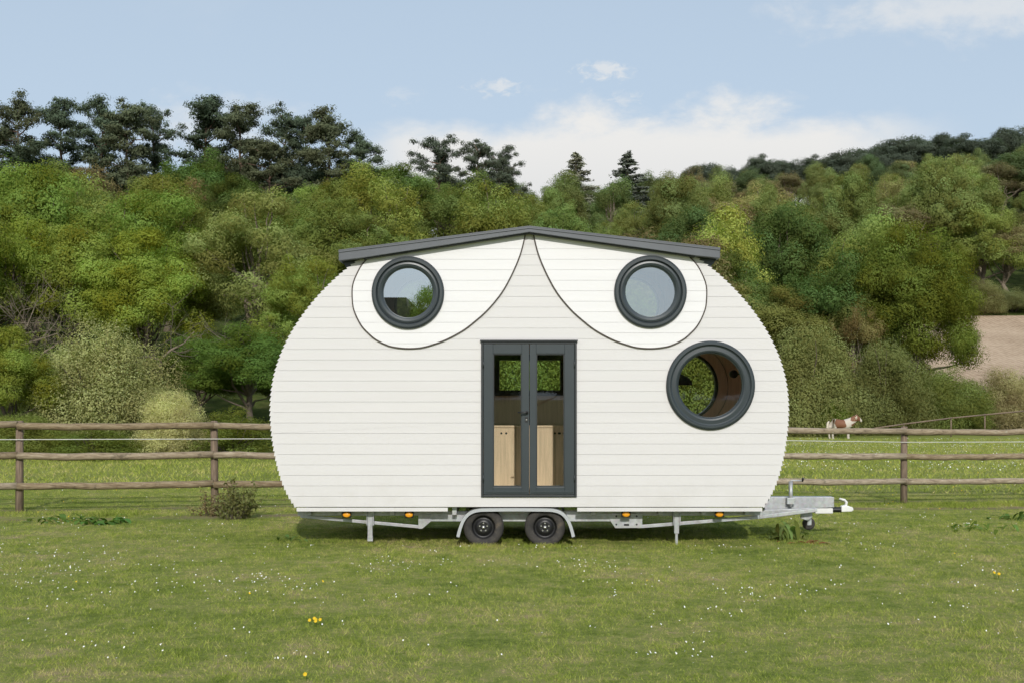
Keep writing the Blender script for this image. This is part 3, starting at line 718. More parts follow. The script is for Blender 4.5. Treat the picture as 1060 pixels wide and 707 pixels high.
# --- wood that fills the slopes, in ranks up the hill
SKY = [(-60, 160), (60, 188), (200, 192), (320, 200), (400, 172), (432, 182), (520, 188), (600, 182), (660, 184), (710, 176), (760, 176), (800, 172), (900, 168), (1000, 163), (1120, 156)]
def skyline(px): return float(np.interp(px, [a for a, b in SKY], [b for a, b in SKY]))
KIND = [('mid', 'green_tree', 'mid green leafy tree', GRN), ('tall', 'olive_tree', 'olive green leafy tree', (.095, .115, .026)), ('tall', 'light_tree', 'light yellow green leafy tree', (.125, .15, .034)),
        ('mid', 'deep_green_tree', 'deep green leafy tree', (.048, .078, .018)), ('ragged', 'thin_tree', 'thin brownish tree with pale limbs', (.125, .112, .048)), ('near', 'fresh_tree', 'fresh bright green tree', (.095, .138, .026))]
REG = {'left': 'crowded on the wooded slope left of the cabin', 'mid': 'on the wooded slope above the cabin roof', 'right': 'on the wooded slope right of the cabin'}
def fill(y, step, t0, t1, hmin, hmax, reg, wts):
    x = t0*y+step*rng.random()*.6
    while x < t1*y:
        yy = y+rng.normal(0, 2.2); t = x/yy; px = U0+F*t
        hid = any(abs(px-a) < .42*w_ and yy < Y_+1 and Y_ < 70 for a, w_, Y_ in NEAR)
        if not (t > .335 and 84 < yy < 142) and not hid:
            k = int(rng.choice(6, p=np.array(wts)/sum(wts))); kk, nm, lab, col = KIND[k]
            if kk == 'mid' and reg != 'left' and rng.random() < .55: kk = 'tall'
            if kk == 'ragged' and reg == 'right': kk = 'stem'
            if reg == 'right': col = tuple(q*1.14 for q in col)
            h = hmin+(hmax*1.08-hmin)*rng.random(); g = gz(x, yy)
            lim = PZ(skyline(px)+rng.normal(-2, 7), yy)-g
            h = min(h, lim)
            if h > 3:
                key = kk+str(int(rng.integers(2 if kk in ('ragged', 'stem') else 3)))
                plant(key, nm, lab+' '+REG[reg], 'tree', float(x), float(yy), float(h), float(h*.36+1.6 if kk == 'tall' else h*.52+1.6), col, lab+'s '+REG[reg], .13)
        x += step*(.8+.5*rng.random())
MIDX = ((168, 8), (182, 8), (197, 8.5), (212, 8), (224, 8))
WL = (4, 3, 3, 2, 2, 4); WM = (4, 3, 1.5, 3, 1, 1); WR = (4, 3, 4, 2, 3, 1)
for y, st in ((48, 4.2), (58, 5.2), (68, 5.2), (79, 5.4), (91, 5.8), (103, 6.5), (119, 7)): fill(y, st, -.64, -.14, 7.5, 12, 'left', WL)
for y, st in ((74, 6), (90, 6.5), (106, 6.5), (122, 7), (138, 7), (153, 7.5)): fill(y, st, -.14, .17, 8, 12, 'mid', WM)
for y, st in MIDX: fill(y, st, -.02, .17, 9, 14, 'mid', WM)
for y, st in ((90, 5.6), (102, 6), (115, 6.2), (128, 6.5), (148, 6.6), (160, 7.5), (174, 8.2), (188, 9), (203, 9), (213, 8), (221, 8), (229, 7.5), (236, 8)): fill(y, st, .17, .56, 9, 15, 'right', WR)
# --- behind the photographer, mirrored in the upper left round window
plant('near0', 'mirrored_tree', 'dark leafy tree mirrored in the lower right of the upper left round window', 'tree', -5.0, -44, 9.2, 4.6, BRT)

# ------------------------------------------------------------------ cabin on its trailer
YF, YB = 15.0, 17.42
S = F/YF
CXp = 548.0
def W2(px, py, Y=YF): return (PX(px, Y), PZ(py, Y))
cab = thing('trailer_cabin', 'white rounded timber cabin with owl eye windows on a galvanised twin axle trailer', 'tiny house', (PX(548, 16.2), 16.2, 0))
OFF = Vector((-cab.location.x, -cab.location.y, 0))
def cpart(mb, name, mat, parent=None, bevel=0):
    """a part in world coordinates, moved into the frame of its parent"""
    if isinstance(mb, MB): o = mb.build(name, mat, parent or cab, bevel)
    else: o = link(name, mb, mat, parent or cab)
    if parent is None: o.location = OFF
    return o

# half widths (px) of the front outline against height (px)
PROF = [(258.5, 158), (268, 173), (278, 187.5), (296.4, 208), (312, 222), (327.5, 233.5), (338, 243), (350, 248), (363, 255.3), (376, 260), (390, 263.8), (405, 266.3), (420, 267.3),
        (433, 267), (445, 266.2), (468, 263.6), (485, 259.6), (500, 254.5), (511, 249.5), (524.2, 241.5)]
from itertools import chain
py_ = np.array([p[0] for p in PROF]); hw_ = np.array([p[1] for p in PROF], float)
dense = np.linspace(py_[0], py_[-1], 120)
# smooth interpolation
cf = np.polyfit((py_-400)/140, hw_, 6); hwd = np.polyval(cf, (dense-400)/140)
def roof_under(px): return 240.2 + abs(px-548)*(269.0-240.2)/196.0     # lower edge of the roof fascia in px
def outline():
    right = [(548+w, y) for y, w in zip(dense, hwd)]
    left = [(548-w, y) for y, w in zip(dense, hwd)]
    pts = left[::-1] + [(395, roof_under(395)-3), (548, 240.2-3), (701, roof_under(701)-3)] + right
    pts = [p for p in pts if p[1] > roof_under(p[0])-4]
    return [W2(*p) for p in pts]
OUT = outline()
def circle(cx, cz, r, n=56): return [(cx+r*math.cos(2*math.pi*i/n), cz+r*math.sin(2*math.pi*i/n)) for i in range(n)]
def inside(p, poly):
    x, z = p; c = False; j = len(poly)-1
    for i in range(len(poly)):
        xi, zi = poly[i]; xj, zj = poly[j]
        if (zi > z) != (zj > z) and x < (xj-xi)*(z-zi)/(zj-zi)+xi: c = not c
        j = i
    return c
def face_sheet(outl, holes, lines, y, depth, gap):
    """flat wall in the XZ plane with holes, cut into boards at the given heights, with a real groove between boards"""
    pts, edges = [], []
    for loop in [outl]+holes:
        b = len(pts); k = len(loop); pts += [Vector(p) for p in loop]; edges += [(b+i, b+(i+1) % k) for i in range(k)]
    xs = [p[0] for p in outl]; x0, x1 = min(xs)-.2, max(xs)+.2
    for z in lines: b = len(pts); pts += [Vector((x0, z)), Vector((x1, z))]; edges.append((b, b+1))
    vs_, es_, fs_, *_ = geometry.delaunay_2d_cdt(pts, edges, [], 0, 1e-5)
    L = [-1e9]+sorted(lines)+[1e9]
    strips = {}
    for f in fs_:
        c = sum((vs_[i] for i in f), Vector((0, 0)))/len(f)
        if not inside(c, outl) or any(inside(c, h) for h in holes): continue
        s = int(np.searchsorted(L, c.y))-1; strips.setdefault(s, []).append(f)
    bm = bmesh.new()
    for s, fl in strips.items():
        mp = {}
        for f in fl:
            for i in f:
                if i not in mp:
                    z = vs_[i].y
                    if gap and abs(z-L[s]) < 1e-4: z += gap/2
                    if gap and abs(z-L[s+1]) < 1e-4: z -= gap/2
                    mp[i] = bm.verts.new((vs_[i].x, y, z))
            try: bm.faces.new([mp[i] for i in f])
            except ValueError: pass
    if depth:
        be = [e for e in bm.edges if e.is_boundary]
        r = bmesh.ops.extrude_edge_only(bm, edges=be)
        bmesh.ops.translate(bm, verts=[v for v in r['geom'] if isinstance(v, bmesh.types.BMVert)], vec=(0, depth, 0))
    me = bpy.data.meshes.new('sheet'); bm.normal_update(); bmesh.ops.recalc_face_normals(bm, faces=bm.faces); bm.to_mesh(me); bm.free()
    return me
WIN = [(422.5, 303.5, 36.8, 25.6), (673, 302.5, 36.8, 25.6), (735.3, 398.7, 45.2, 33.0)]      # px centre, outer radius, glass radius
holes = [circle(*W2(a, b), r*.93/S) for a, b, r, g in WIN]
DX0, DZ1 = W2(498, 353.5); DX1, DZ0 = W2(597, 514)
holes.append([(DX0+.02, DZ0+.02), (DX1-.02, DZ0+.02), (DX1-.02, DZ1-.02), (DX0+.02, DZ1-.02)])
z_bot = PZ(524.2, YF); lines = [z_bot+.139*i for i in range(1, 28)]
wall_me = face_sheet(OUT, holes, lines, YF, .008, .0028)
for m in (M['clad'],): wall_me.materials.append(m)
# backing and rear wall, then the curved shell of lapped planks, joined into one wall mesh
def join(me_list, name, mats):
    bm = bmesh.new()
    for me, mi in me_list:
        n = len(bm.faces); bm.from_mesh(me); bm.faces.ensure_lookup_table()
        for f in bm.faces[n:]: f.material_index = mi
    o = bpy.data.meshes.new(name); bm.to_mesh(o); bm.free()
    for m in mats: o.materials.append(m)
    return o
back_holes = [circle(*W2(735.3, 398.7), .52)]
for a_, b_ in ((422.5, 303.5), (673, 302.5)): back_holes.append(circle(*W2(a_, b_), .42))  # added upper openings that let more sky light inside
RW = (PX(515, 17.3), PX(582, 17.3), PZ(404.5, 17.3), PZ(372, 17.3))
back_holes.append([(RW[0], RW[2]), (RW[1], RW[2]), (RW[1], RW[3]), (RW[0], RW[3])])
backing = face_sheet(OUT, holes, [], YF+.010, 0, 0)
rear = face_sheet(OUT, back_holes, lines, YB, -.01, .004)
def shell():
    mb = MB()
    for side in (-1, 1):
        pts = [Vector(W2(548+side*w, y)) for y, w in zip(dense, hwd)]          # top to bottom
        pts = [p for p in pts]
        # resample by arc length
        d = [0]
        for a, b in zip(pts, pts[1:]): d.append(d[-1]+(b-a).length)
        n = int(d[-1]/.066); q = []
        for i in range(n+1):
            s = d[-1]*i/n; k = min(len(d)-2, max(0, int(np.searchsorted(d, s))-1)); f = (s-d[k])/(d[k+1]-d[k]); q.append(pts[k]+(pts[k+1]-pts[k])*f)
        for a, b in zip(q, q[1:]):
            t = (b-a).normalized(); nrm = Vector((t.y, -t.x))
            if nrm.x*side < 0: nrm = -nrm
            a2 = a+nrm*.004; b2 = b+nrm*.026; a3 = a-nrm*.03; b3 = b-nrm*.03
            mb.prism([tuple(a2), tuple(b2), tuple(b3), tuple(a3)], YF+.003, YB-.003)
    return mb.mesh('shell')
wall = cpart(join([(wall_me, 0), (backing, 1), (rear, 0), (shell(), 0)], 'wall', [M['clad'], M['groove']]), 'wall', None)
# inner lining
IN = [W2(548+(p-548)*.965, 405+(q-405)*.97) for p, q in [((x-0)*1, z) for x, z in [(U0+a*S, V0+(HC-b)*S) for a, b in OUT]]]
lin = face_sheet(IN, back_holes, [], 17.27, 0, 0); 
mbl = MB()
for (a, b), (c, d) in zip(IN, IN[1:]): mbl.quad((a, YF+.12, b), (c, YF+.12, d), (c, 17.27, d), (a, 17.27, b))
lin2 = face_sheet(IN, holes, [], YF+.12, 0, 0)
cpart(join([(lin, 1), (mbl.mesh('q'), 0), (lin2, 1)], 'inner_lining', [M['birch_wall'], M['birch_dark']]), 'inner_lining', None)
cpart(MB().box(IN[0][0]+.02, -IN[0][0]+.3, YF+.03, 17.25, z_bot+.0, z_bot+.12), 'floor', M['floor'])
# reveals through the wall thickness
rv = MB()
for (a, b, r, g), zz in zip(WIN, range(3)):
    cx, cz = W2(a, b); rv.lathe(cx, cz, [(r*.93/S, YF+.012), (r*.93/S, YF+.12)], 56, False, True)
cx, cz = W2(735.3, 398.7); rv.lathe(cx, cz, [(.52, 17.26), (.52, YB)], 56, False, True)
cpart(rv, 'window_reveal', M['black'])

# owl-eye panels
EYE = [(395.9, 259.2), (388, 263), (381.7, 268), (375, 275.5), (370.4, 283.7), (366.6, 293), (365.3, 302), (366, 316), (368.2, 324), (371.8, 331.8), (376, 338.5), (381.7, 344.5), (388, 350), (395.9, 354.5), (404, 357.7),
       (413, 359.3), (421.5, 360), (430, 359.8), (438.5, 358.7), (446.8, 356.4), (458, 352.6), (469.5, 347.2), (481, 340.4), (492, 331.8), (502.5, 322.5), (512, 312), (519.5, 302), (526, 290.8), (532, 278.5), (537.4, 265.3), (540.8, 253.5), (543.4, 241.4)]
def catmull(P, k=4):
    out = []
    for i in range(len(P)-1):
        p0, p1, p2, p3 = [np.array(P[min(max(j, 0), len(P)-1)]) for j in (i-1, i, i+1, i+2)]
        for t in np.linspace(0, 1, k, endpoint=False):
            out.append(tuple(.5*((2*p1)+(-p0+p2)*t+(2*p0-5*p1+4*p2-p3)*t*t+(-p0+3*p1-3*p2+p3)*t**3)))
    return out+[P[-1]]
for side in (0, 1):
    E = catmull(EYE)
    if side: E = [(1096-x, y) for x, y in E]
    e2 = [W2(*p) for p in E]
    top = [W2(E[-1][0], E[-1][1]-2.5), W2(E[0][0], E[0][1]-2.5)]
    a, b, r, g = WIN[side]
    me = face_sheet(e2+top, [circle(*W2(a, b), r*.93/S)], [z_bot+.075+.139*i for i in range(1, 28)], YF-.016, .008, .0028)
    bk = face_sheet(e2+top, [circle(*W2(a, b), r*.93/S)], [], YF-.006, 0, 0)
    pn = cpart(join([(me, 0), (bk, 1)], 'eye_panel', [M['eye'], M['groove']]), 'eye_panel', None)
    tag(pn, 'bright white teardrop panel around the upper %s round window' % ('right' if side else 'left'))
    mb = MB(); w = .017; cen = Vector((sum(p[0] for p in e2)/len(e2), sum(p[1] for p in e2)/len(e2)))
    ring = []
    for i, p in enumerate(e2):
        p = Vector(p); t = (Vector(e2[min(i+1, len(e2)-1)])-Vector(e2[max(i-1, 0)])).normalized(); n = Vector((t.y, -t.x))
        if n.dot(p-cen) < 0: n = -n
        ring.append((p+n*.001, p+n*w))
    for (a1, b1), (a2, b2) in zip(ring, ring[1:]):
        mb.quad((a1.x, YF-.019, a1.y), (a2.x, YF-.019, a2.y), (b2.x, YF-.019, b2.y), (b1.x, YF-.019, b1.y))
        mb.quad((b1.x, YF-.019, b1.y), (b2.x, YF-.019, b2.y), (b2.x, YF-.001, b2.y), (b1.x, YF-.001, b1.y))
        mb.quad((a1.x, YF-.019, a1.y), (a2.x, YF-.019, a2.y), (a2.x, YF-.005, a2.y), (a1.x, YF-.005, a1.y))
    o = mb.build('trim', M['trim'], pn)

# round windows
LABW = ['upper left round window mirroring cloud and trees', 'upper right round window mirroring blue sky', 'larger clear round window at the lower right']
for (a, b, r, g), lab, i in zip(WIN, LABW, range(3)):
    cx, cz = W2(a, b); R = r/S; G = g/S; mb = MB()
    y0 = YF-(.016 if i < 2 else 0)
    prof = [(R, y0+.002), (R, y0-.036), (R*.965, y0-.045), (R*.90, y0-.045), (R*.88, y0-.018), (R*.86, y0-.010), (R*.845, y0-.026), (R*.80, y0-.030), (G*1.06, y0-.018), (G*1.02, y0+.004), (G, y0+.006), (G, y0+.05), (R*.95, y0+.05)]
    if i == 2: prof = [(R, y0+.002), (R, y0-.04), (R*.965, y0-.052), (R*.93, y0-.052), (R*.91, y0-.03), (R*.885, y0-.022), (R*.80, y0-.026), (G*1.05, y0-.018), (G*1.01, y0+.004), (G, y0+.006), (G, y0+.05), (R*.95, y0+.05)]
    mb.lathe(cx, cz, prof, 96, True, False)
    wf = cpart(mb, 'window_frame', M['anth']); tag(wf, lab)
    rim = MB().lathe(cx, cz, [(R+.009, y0+.001), (R+.009, y0-.028), (R+.001, y0-.028), (R+.001, y0+.001)], 96)
    rim.build('rim_seal', M['anth_dark'], wf)
    MB().disc(cx, cz, G+.004, y0+.028, 64).build('pane', (M['glass_bright'], M['glass_coated'], M['glass'])[i], wf)
# rear windows, the upper round pair added only to daylight the interior
cx, cz = W2(735.3, 398.7); R = .635
rf = cpart(MB().lathe(cx, cz, [(R*1.05, 17.24), (R*1.05, 17.27), (R*.765, 17.30), (R*.765, YB), (R*1.0, YB+.02), (R*1.05, YB-.02)], 64), 'rear_window_frame', M['black'])
MB().disc(cx, cz, R*.79, 17.36, 48).build('pane', M['glass'], rf)
for a_, b_ in ((422.5, 303.5), (673, 302.5)):
    ux, uz = W2(a_, b_)
    uf = cpart(MB().lathe(ux, uz, [(.50, 17.24), (.50, 17.27), (.40, 17.30), (.40, YB), (.48, YB+.02), (.50, YB-.02)], 48), 'rear_window_frame', M['black'])
    MB().disc(ux, uz, .415, 17.36, 40).build('pane', M['glass'], uf)
x0, x1, z0, z1 = RW; mb = MB(); fw = .07
mb.box(x0-fw, x1+fw, 17.23, YB+.02, z1-.012, z1+fw).box(x0-fw, x1+fw, 17.23, YB+.02, z0-fw, z0+.012).box(x0-fw, x0+.03, 17.231, YB+.019, z0+.012, z1-.012).box(x1-.03, x1+fw, 17.231, YB+.019, z0+.012, z1-.012)
rf = cpart(mb, 'rear_window_frame', M['black'])
MB().box(x0, x1, 17.35, 17.356, z0, z1).build('pane', M['glass'], rf)

# double door
mb = MB(); d0, d1 = YF-.028, YF+.08; fr = .03
mb.box(DX0, DX0+fr, d0, d1, DZ0, DZ1).box(DX1-fr, DX1, d0, d1, DZ0, DZ1).box(DX0+fr, DX1-fr, d0+.001, d1, DZ1-fr, DZ1).box(DX0+fr, DX1-fr, d0+.001, d1, DZ0, DZ0+fr)
cpart(mb, 'door_frame', M['anth_dark'], None, .004)
hd = MB().box(DX0-.012, DX1+.012, d0-.02, YF, DZ1+.001, DZ1+.02)
cpart(hd, 'door_drip_bar', M['anth_dark'])
xm = PX(548, YF); gz0, gz1 = PZ(503.5, YF), PZ(366, YF)
for side, (g0, g1), (l0, l1) in ((0, (510.4, 540.2), (DX0+fr+.003, xm-.003)), (1, (555, 584.4), (xm+.003, DX1-fr-.003))):
    a, b = PX(g0, YF), PX(g1, YF); mb = MB(); y0, y1 = YF-.02, YF+.05; lz0, lz1 = DZ0+fr+.004, DZ1-fr-.004
    mb.box(l0, a, y0, y1, lz0, lz1).box(b, l1, y0, y1, lz0, lz1).box(a, b, y0+.0005, y1, lz0, gz0).box(a, b, y0+.0005, y1, gz1, lz1)
    dr = cpart(mb, 'door', M['anth'], None, .004)
    tag(dr, ('left leaf of the glazed double door with the black handle' if side == 0 else 'right leaf of the glazed double door'))
    bd = MB(); e = .014
    bd.box(a-.001, a+e, y0+.012, y1, gz0, gz1).box(b-e, b+.001, y0+.012, y1, gz0, gz1).box(a+e, b-e, y0+.0122, y1, gz0-.001, gz0+e).box(a+e, b-e, y0+.0122, y1, gz1-e, gz1+.001)
    bd.build('glazing_bead', M['anth_dark'], dr)
    MB().box(a, b, YF+.015, YF+.02, gz0, gz1).build('pane', M['glass'], dr)
    wb = MB().box(l0+.02, l1-.02, y0-.012, y0, DZ0+fr+.03, DZ0+fr+.05); wb.build('weather_bar', M['anth'], dr)
    for hz in (DZ0+.25, DZ1-.3):
        hx = DX0+fr if side == 0 else DX1-fr
        MB().tube([(hx, y0-.012, hz-.05), (hx, y0-.012, hz+.05)], .009, 10).build('hinge', M['anth_dark'], dr)
    if side == 0:
        hx, hz = PX(545.6, YF), PZ(426.5, YF); hb = MB()
        hb.tube([(hx, y0, hz), (hx, y0-.05, hz), (hx-.02, y0-.055, hz), (hx-.125, y0-.055, hz)], [.012, .011, .011, .009], 10)
        hb.box(hx-.018, hx+.018, y0-.008, y0, hz-.02, hz+.02)
        hb.build('handle', M['black'], dr)
        k = MB(); kx, kz = PX(545, YF), PZ(434, YF); k.box(kx-.018, kx+.018, y0-.008, y0, kz-.035, kz+.035); k.build('key_plate', M['black'], dr)
        MB().lathe(kx, kz, [(.0001, y0-.012), (.009, y0-.012), (.009, y0-.007), (.0001, y0-.007)], 16).build('lock_barrel', M['bolt'], dr)

# kitchen units behind the door
kz1 = PZ(440, 16.65); kz0 = z_bot+.10; ky = 16.65
kx = [PX(480, ky), PX(534.0, ky), PX(574.5, ky), PX(612, ky)]
for i in range(3):
    mb = MB().box(kx[i]+.003, kx[i+1]-.003, ky-.02, 17.2, kz0+.02, kz1-.03)
    c_ = cpart(mb, 'cabinet', M['birch'], None, .003)
    hb = MB()
    if i in (0, 2):
        hx = PX(521.5, ky) if i == 0 else PX(581, ky)
        for q in (-.036, .036): hb.disc(hx+q, kz1-.115, .016, ky-.0215, 20)
    else:
        for q in (-.036, .036): hb.disc(PX(584, ky)+.1+q-.2, kz1-.115, .016, ky-.0215, 20)
    hb.build('finger_hole', M['black'], c_)
cpart(MB().box(kx[0], kx[3], ky-.035, 17.22, kz1-.03, kz1), 'worktop', M['birch'], None, .004)
lx, lz = PX(759, 16.2), PZ(387, 16.2)
cpart(MB().lathe(lx, lz, [(.0001, 16.1), (.05, 16.1), (.06, 16.16), (.05, 16.26), (.0001, 16.26)], 20, False, True).tube([(lx, 16.2, lz), (lx+.3, 16.2, lz)], .012), 'wall_lamp', M['black'])
rl = MB().prism([W2(p, q, 17.0) for p, q in ((690, 398.5), (716.5, 398.5), (715.5, 394), (711, 390), (705, 387.5), (699, 378), (690, 376))], 16.95, 17.05)
cpart(rl, 'reading_lamp', M['black'], None, .01)

# roof
mb = MB()
A = W2(548, 234.6, 14.86); Lt, Lb = W2(350.5, 259.6, 14.86), W2(350.5, 270.2, 14.86); U = W2(548, 240.6, 14.86); Rt, Rb = W2(745.5, 257.2, 14.86), W2(745.5, 267.6, 14.86)
kl, kr = W2(376, 267.2, 14.86), W2(720, 265.0, 14.86)
pl = [(Lt[0], Lt[1]), A, (Rt[0], Rt[1]), (Rb[0], Rb[1]), kr, U, kl, (Lb[0], Lb[1])]
mb.prism(pl, 14.86, 17.55); rf = cpart(mb, 'roof', M['roof'], None, .006)
for s, (p, q) in ((0, (Lt, A)), (1, (A, Rt))):                              # folded verge flashing on the front edge
    t = MB(); o = .018
    t.prism([(p[0], p[1]-.006), (q[0], q[1]-.006), (q[0], q[1]+.006), (p[0], p[1]+.006)], 14.845, 14.93)
    t.prism([(p[0], p[1]-.028), (q[0], q[1]-.028), (q[0], q[1]-.007), (p[0], p[1]-.007)], 14.848, 14.8585)
    t.build('verge_flashing', M['roof'], rf)
bl = MB()
for p, q in ((kl, U), (U, kr)):
    bl.prism([(p[0], p[1]-.014), (q[0], q[1]-.014), (q[0], q[1]-.001), (p[0], p[1]-.001)], 14.90, 14.995)
bl.build('drip_edge', M['anth_dark'], rf)
for side in (-1, 1):
    gx0 = Lb[0]+.02 if side < 0 else Rb[0]-.02
    gzt = (Lb if side < 0 else Rb)[1]
    g = MB().prism([(gx0, gzt-.002), (gx0-side*.38, gzt+.03), (gx0-side*.30, gzt-.10), (gx0-side*.08, gzt-.10)], 15.02, 17.5)
    g.build('gutter', M['anth'], rf)

# skirting boards, chassis
zb0, zb1 = PZ(529.0, YF), PZ(524.8, YF)
for a, b in ((307, 463.5), (597.5, 789)):
    cpart(MB().box(PX(a, YF), PX(b, YF), YF-.004, YF+.02, zb0, zb1-.004), 'skirting_board', M['clad'], None, .002)
cpart(MB().box(xm-.003, xm+.003, YF-.003, YF+.004, z_bot+.01, DZ0-.01), 'joint_strip', M['groove'])
ch = MB()
def bar(px0, py0, px1, py1, wpx, y0, y1):
    p, q = Vector(W2(px0, py0, y0)), Vector(W2(px1, py1, y0)); t = (q-p).normalized(); n = Vector((-t.y, t.x))*(wpx/2/F*y0)
    ch.prism([tuple(p+n), tuple(q+n), tuple(q-n), tuple(p-n)], y0, y1)
def plate(pts, y0, y1): ch.prism([W2(x, y, y0) for x, y in pts], y0, y1)
for dy in (0.0, 1.85):
    y0 = YF+.22+dy; y1 = y0+.05
    bar(311, 534, 434, 545, 3.2, y0, y1)
    plate([(433, 532), (433, 547), (437, 547), (446, 539.5), (446, 532)], y0-.01, y1+.01)
    bar(433, 535.6, 640, 535.6, 7.5, y0+.002, y1-.002)
    plate([(627, 532), (637, 546.5), (665, 546), (665, 531)], y0-.01, y1+.01)
    bar(660, 545, 786, 535, 3.4, y0, y1)
    bar(786, 535, 846, 527.5, 3.4, y0+.1+(.35 if dy == 0 else -.9), y0+.16+(.35 if dy == 0 else -.9))
    bar(308, 531, 790, 531, 4.5, y0+.005, y1-.005)
for px in (318, 350, 405, 470, 555, 615, 685, 730, 775):
    x = PX(px, YF); ch.box(x-.03, x+.03, YF+.1, 17.3, z_bot-.12, z_bot-.002)
for px in (500.4, 564):
    ch.tube([(PX(px, 15.1), 15.15, .28), (PX(px, 15.1), 17.25, .28)], .045, 10)
chassis = cpart(ch, 'chassis', M['galv'], None, .004)
hb = MB()
for px, py, r in ((638, 534, 1.1), (638, 542.5, 1.0), (659, 534, 1.1), (659, 542.5, 1.0)):
    cx, cz = W2(px, py, YF+.21); hb.disc(cx, cz, r/S, YF+.2085, 16)
cx, cz = W2(648.5, 542.8, YF+.21); hb.box(cx-.035, cx+.035, YF+.206, YF+.2085, cz-.012, cz+.012)
hb.build('slot_hole', M['black'], chassis)
cpart(MB().box(PX(310, YF), PX(788, YF), YF+.06, 17.36, z_bot-.01, z_bot+.02), 'underfloor', M['groove'])
for px, py in ((359, 532.3), (423.6, 532.3), (648, 531.8), (744.5, 531.8)):
    cx, cz = W2(px, py, YF+.1); mb = MB(); n = 20; y = YF+.08
    for k in range(3):
        s = (1, .9, .55)[k]; mb.v += [(cx+.052*s*math.cos(6.2832*i/n), y-(0, .016, .024)[k], cz+.036*s*math.sin(6.2832*i/n)) for i in range(n)]
    for k in range(2):
        for i in range(n): mb.f.append((k*n+i, k*n+(i+1) % n, (k+1)*n+(i+1) % n, (k+1)*n+i)); mb.sm.append(True)
    mb.f.append(tuple(2*n+i for i in range(n))); mb.sm.append(True)
    ml = cpart(mb, 'marker_light', M['amber'])
    MB().box(cx-.062, cx+.062, y, y+.03, cz-.042, cz+.042).build('light_housing', M['black'], ml, .01)
# prop legs
for (p0, p1), _e, (w0, w1), bot in (((383, 528), (383, 558.5), (6.2, 5.6), 558.5), ((700.5, 529), (700.8, 566.5), (6.2, 2.6), 566.5)):
    y0 = YF+.16; mb = MB(); x = PX(p0, y0); w = w0/2/F*y0
    zt = PZ(528, y0); zb = max(PZ(bot, y0), .01)
    mid = zt-(zt-zb)*(.68 if w1 < 3 else .95)
    mb.box(x-w*.8, x+w*.8, y0, y0+.06, mid, zt)
    mb.box(x-w1/2/F*y0, x+w1/2/F*y0, y0+.008, y0+.052, zb-.02, mid+.03)
    lg = cpart(mb, 'prop_leg', M['galv'], None, .003)
    MB().box(x-w*1.15, x-w*.85, y0-.01, y0+.08, zt-.2, zt-.01).box(x+w*.85, x+w*1.3, y0-.01, y0+.08, zt-.2, zt-.01).build('clamp', M['galv'], lg, .003)
# wheels
def wheel_meshes():
    t, r = MB(), MB(); R = .272
    t.lathe(0, 0, [(.155, -.072), (.175, -.088), (.215, -.096), (.245, -.088), (.262, -.068), (.270, -.04), (R, -.02), (R, -.016), (R-.008, -.013), (R-.008, -.009), (R, -.006), (R, .012), (R-.008, .015), (R-.008, .019), (R, .022), (.268, .045), (.255, .075), (.215, .09), (.155, .07)], 48, True, True)
    r.lathe(0, 0, [(.158, -.078), (.163, -.07), (.155, -.05), (.14, -.03), (.128, -.022), (.112, -.028), (.09, -.05), (.065, -.056), (.045, -.05), (.03, -.052), (.0005, -.052)], 40, False, True)
    return t.mesh('tyre'), r.mesh('rim')
tm, rm = wheel_meshes(); tm.materials.append(M['tyre']); rm.materials.append(M['rim'])
bm_ = MB()
for k in range(5):
    a = 2*math.pi*k/5+math.pi/2; cx, cz = .053*math.cos(a), .053*math.sin(a)
    bm_.lathe(cx, cz, [(.0004, -.072), (.010, -.072), (.012, -.055), (.012, -.05)], 8, False)
bm_.lathe(0, 0, [(.0004, -.085), (.014, -.083), (.022, -.072), (.024, -.05)], 16, False, True)
hub_me = bm_.mesh('wheel_bolts'); hub_me.materials.append(M['bolt'])
for px, wy in ((500.4, 15.13), (564.2, 15.13), (500.4, 17.25), (564.2, 17.25)):
    w = bpy.data.objects.new('wheel', None); C.objects.link(w); w.parent = cab
    w.location = Vector((PX(px, 15.05), wy, .252))+OFF
    if wy > 16: w.rotation_euler = (0, 0, math.pi)
    for nm, me in (('tyre', tm), ('rim', rm), ('wheel_bolts', hub_me)):
        o = bpy.data.objects.new(nm, me); C.objects.link(o); o.parent = w
# mudguards
arc = [(472.4, 555), (474.6, 546.5), (477.8, 538.3), (482, 532.4), (487.6, 528.4), (495, 526.3), (505, 525.8), (534, 525.6), (562, 525.8), (572.5, 526.3), (580, 528.4), (585.6, 532.4), (589.8, 538.3), (593, 546.5), (595.2, 555)]
ac = catmull(arc, 3)
for y0, y1 in ((14.985, 15.26), (17.12, 17.40)):
    mb = MB(); pts = [Vector(W2(*p, 14.99)) for p in ac]; cen = Vector(W2(534, 556, 14.99)); ins = []
    for i, p in enumerate(pts):
        t = (pts[min(i+1, len(pts)-1)]-pts[max(i-1, 0)]).normalized(); n = Vector((t.y, -t.x))
        if n.dot(cen-p) < 0: n = -n
        ins.append(p+n*.042)
    for i in range(len(pts)-1):
        a, b, c, d = pts[i], pts[i+1], ins[i+1], ins[i]
        mb.quad((a.x, y0, a.y), (b.x, y0, b.y), (c.x, y0, c.y), (d.x, y0, d.y)); mb.sm[-1] = True
        mb.quad((a.x, y0, a.y), (b.x, y0, b.y), (b.x, y1, b.y), (a.x, y1, a.y)); mb.sm[-1] = True
    o = cpart(mb, 'mudguard', M['mudguard'])
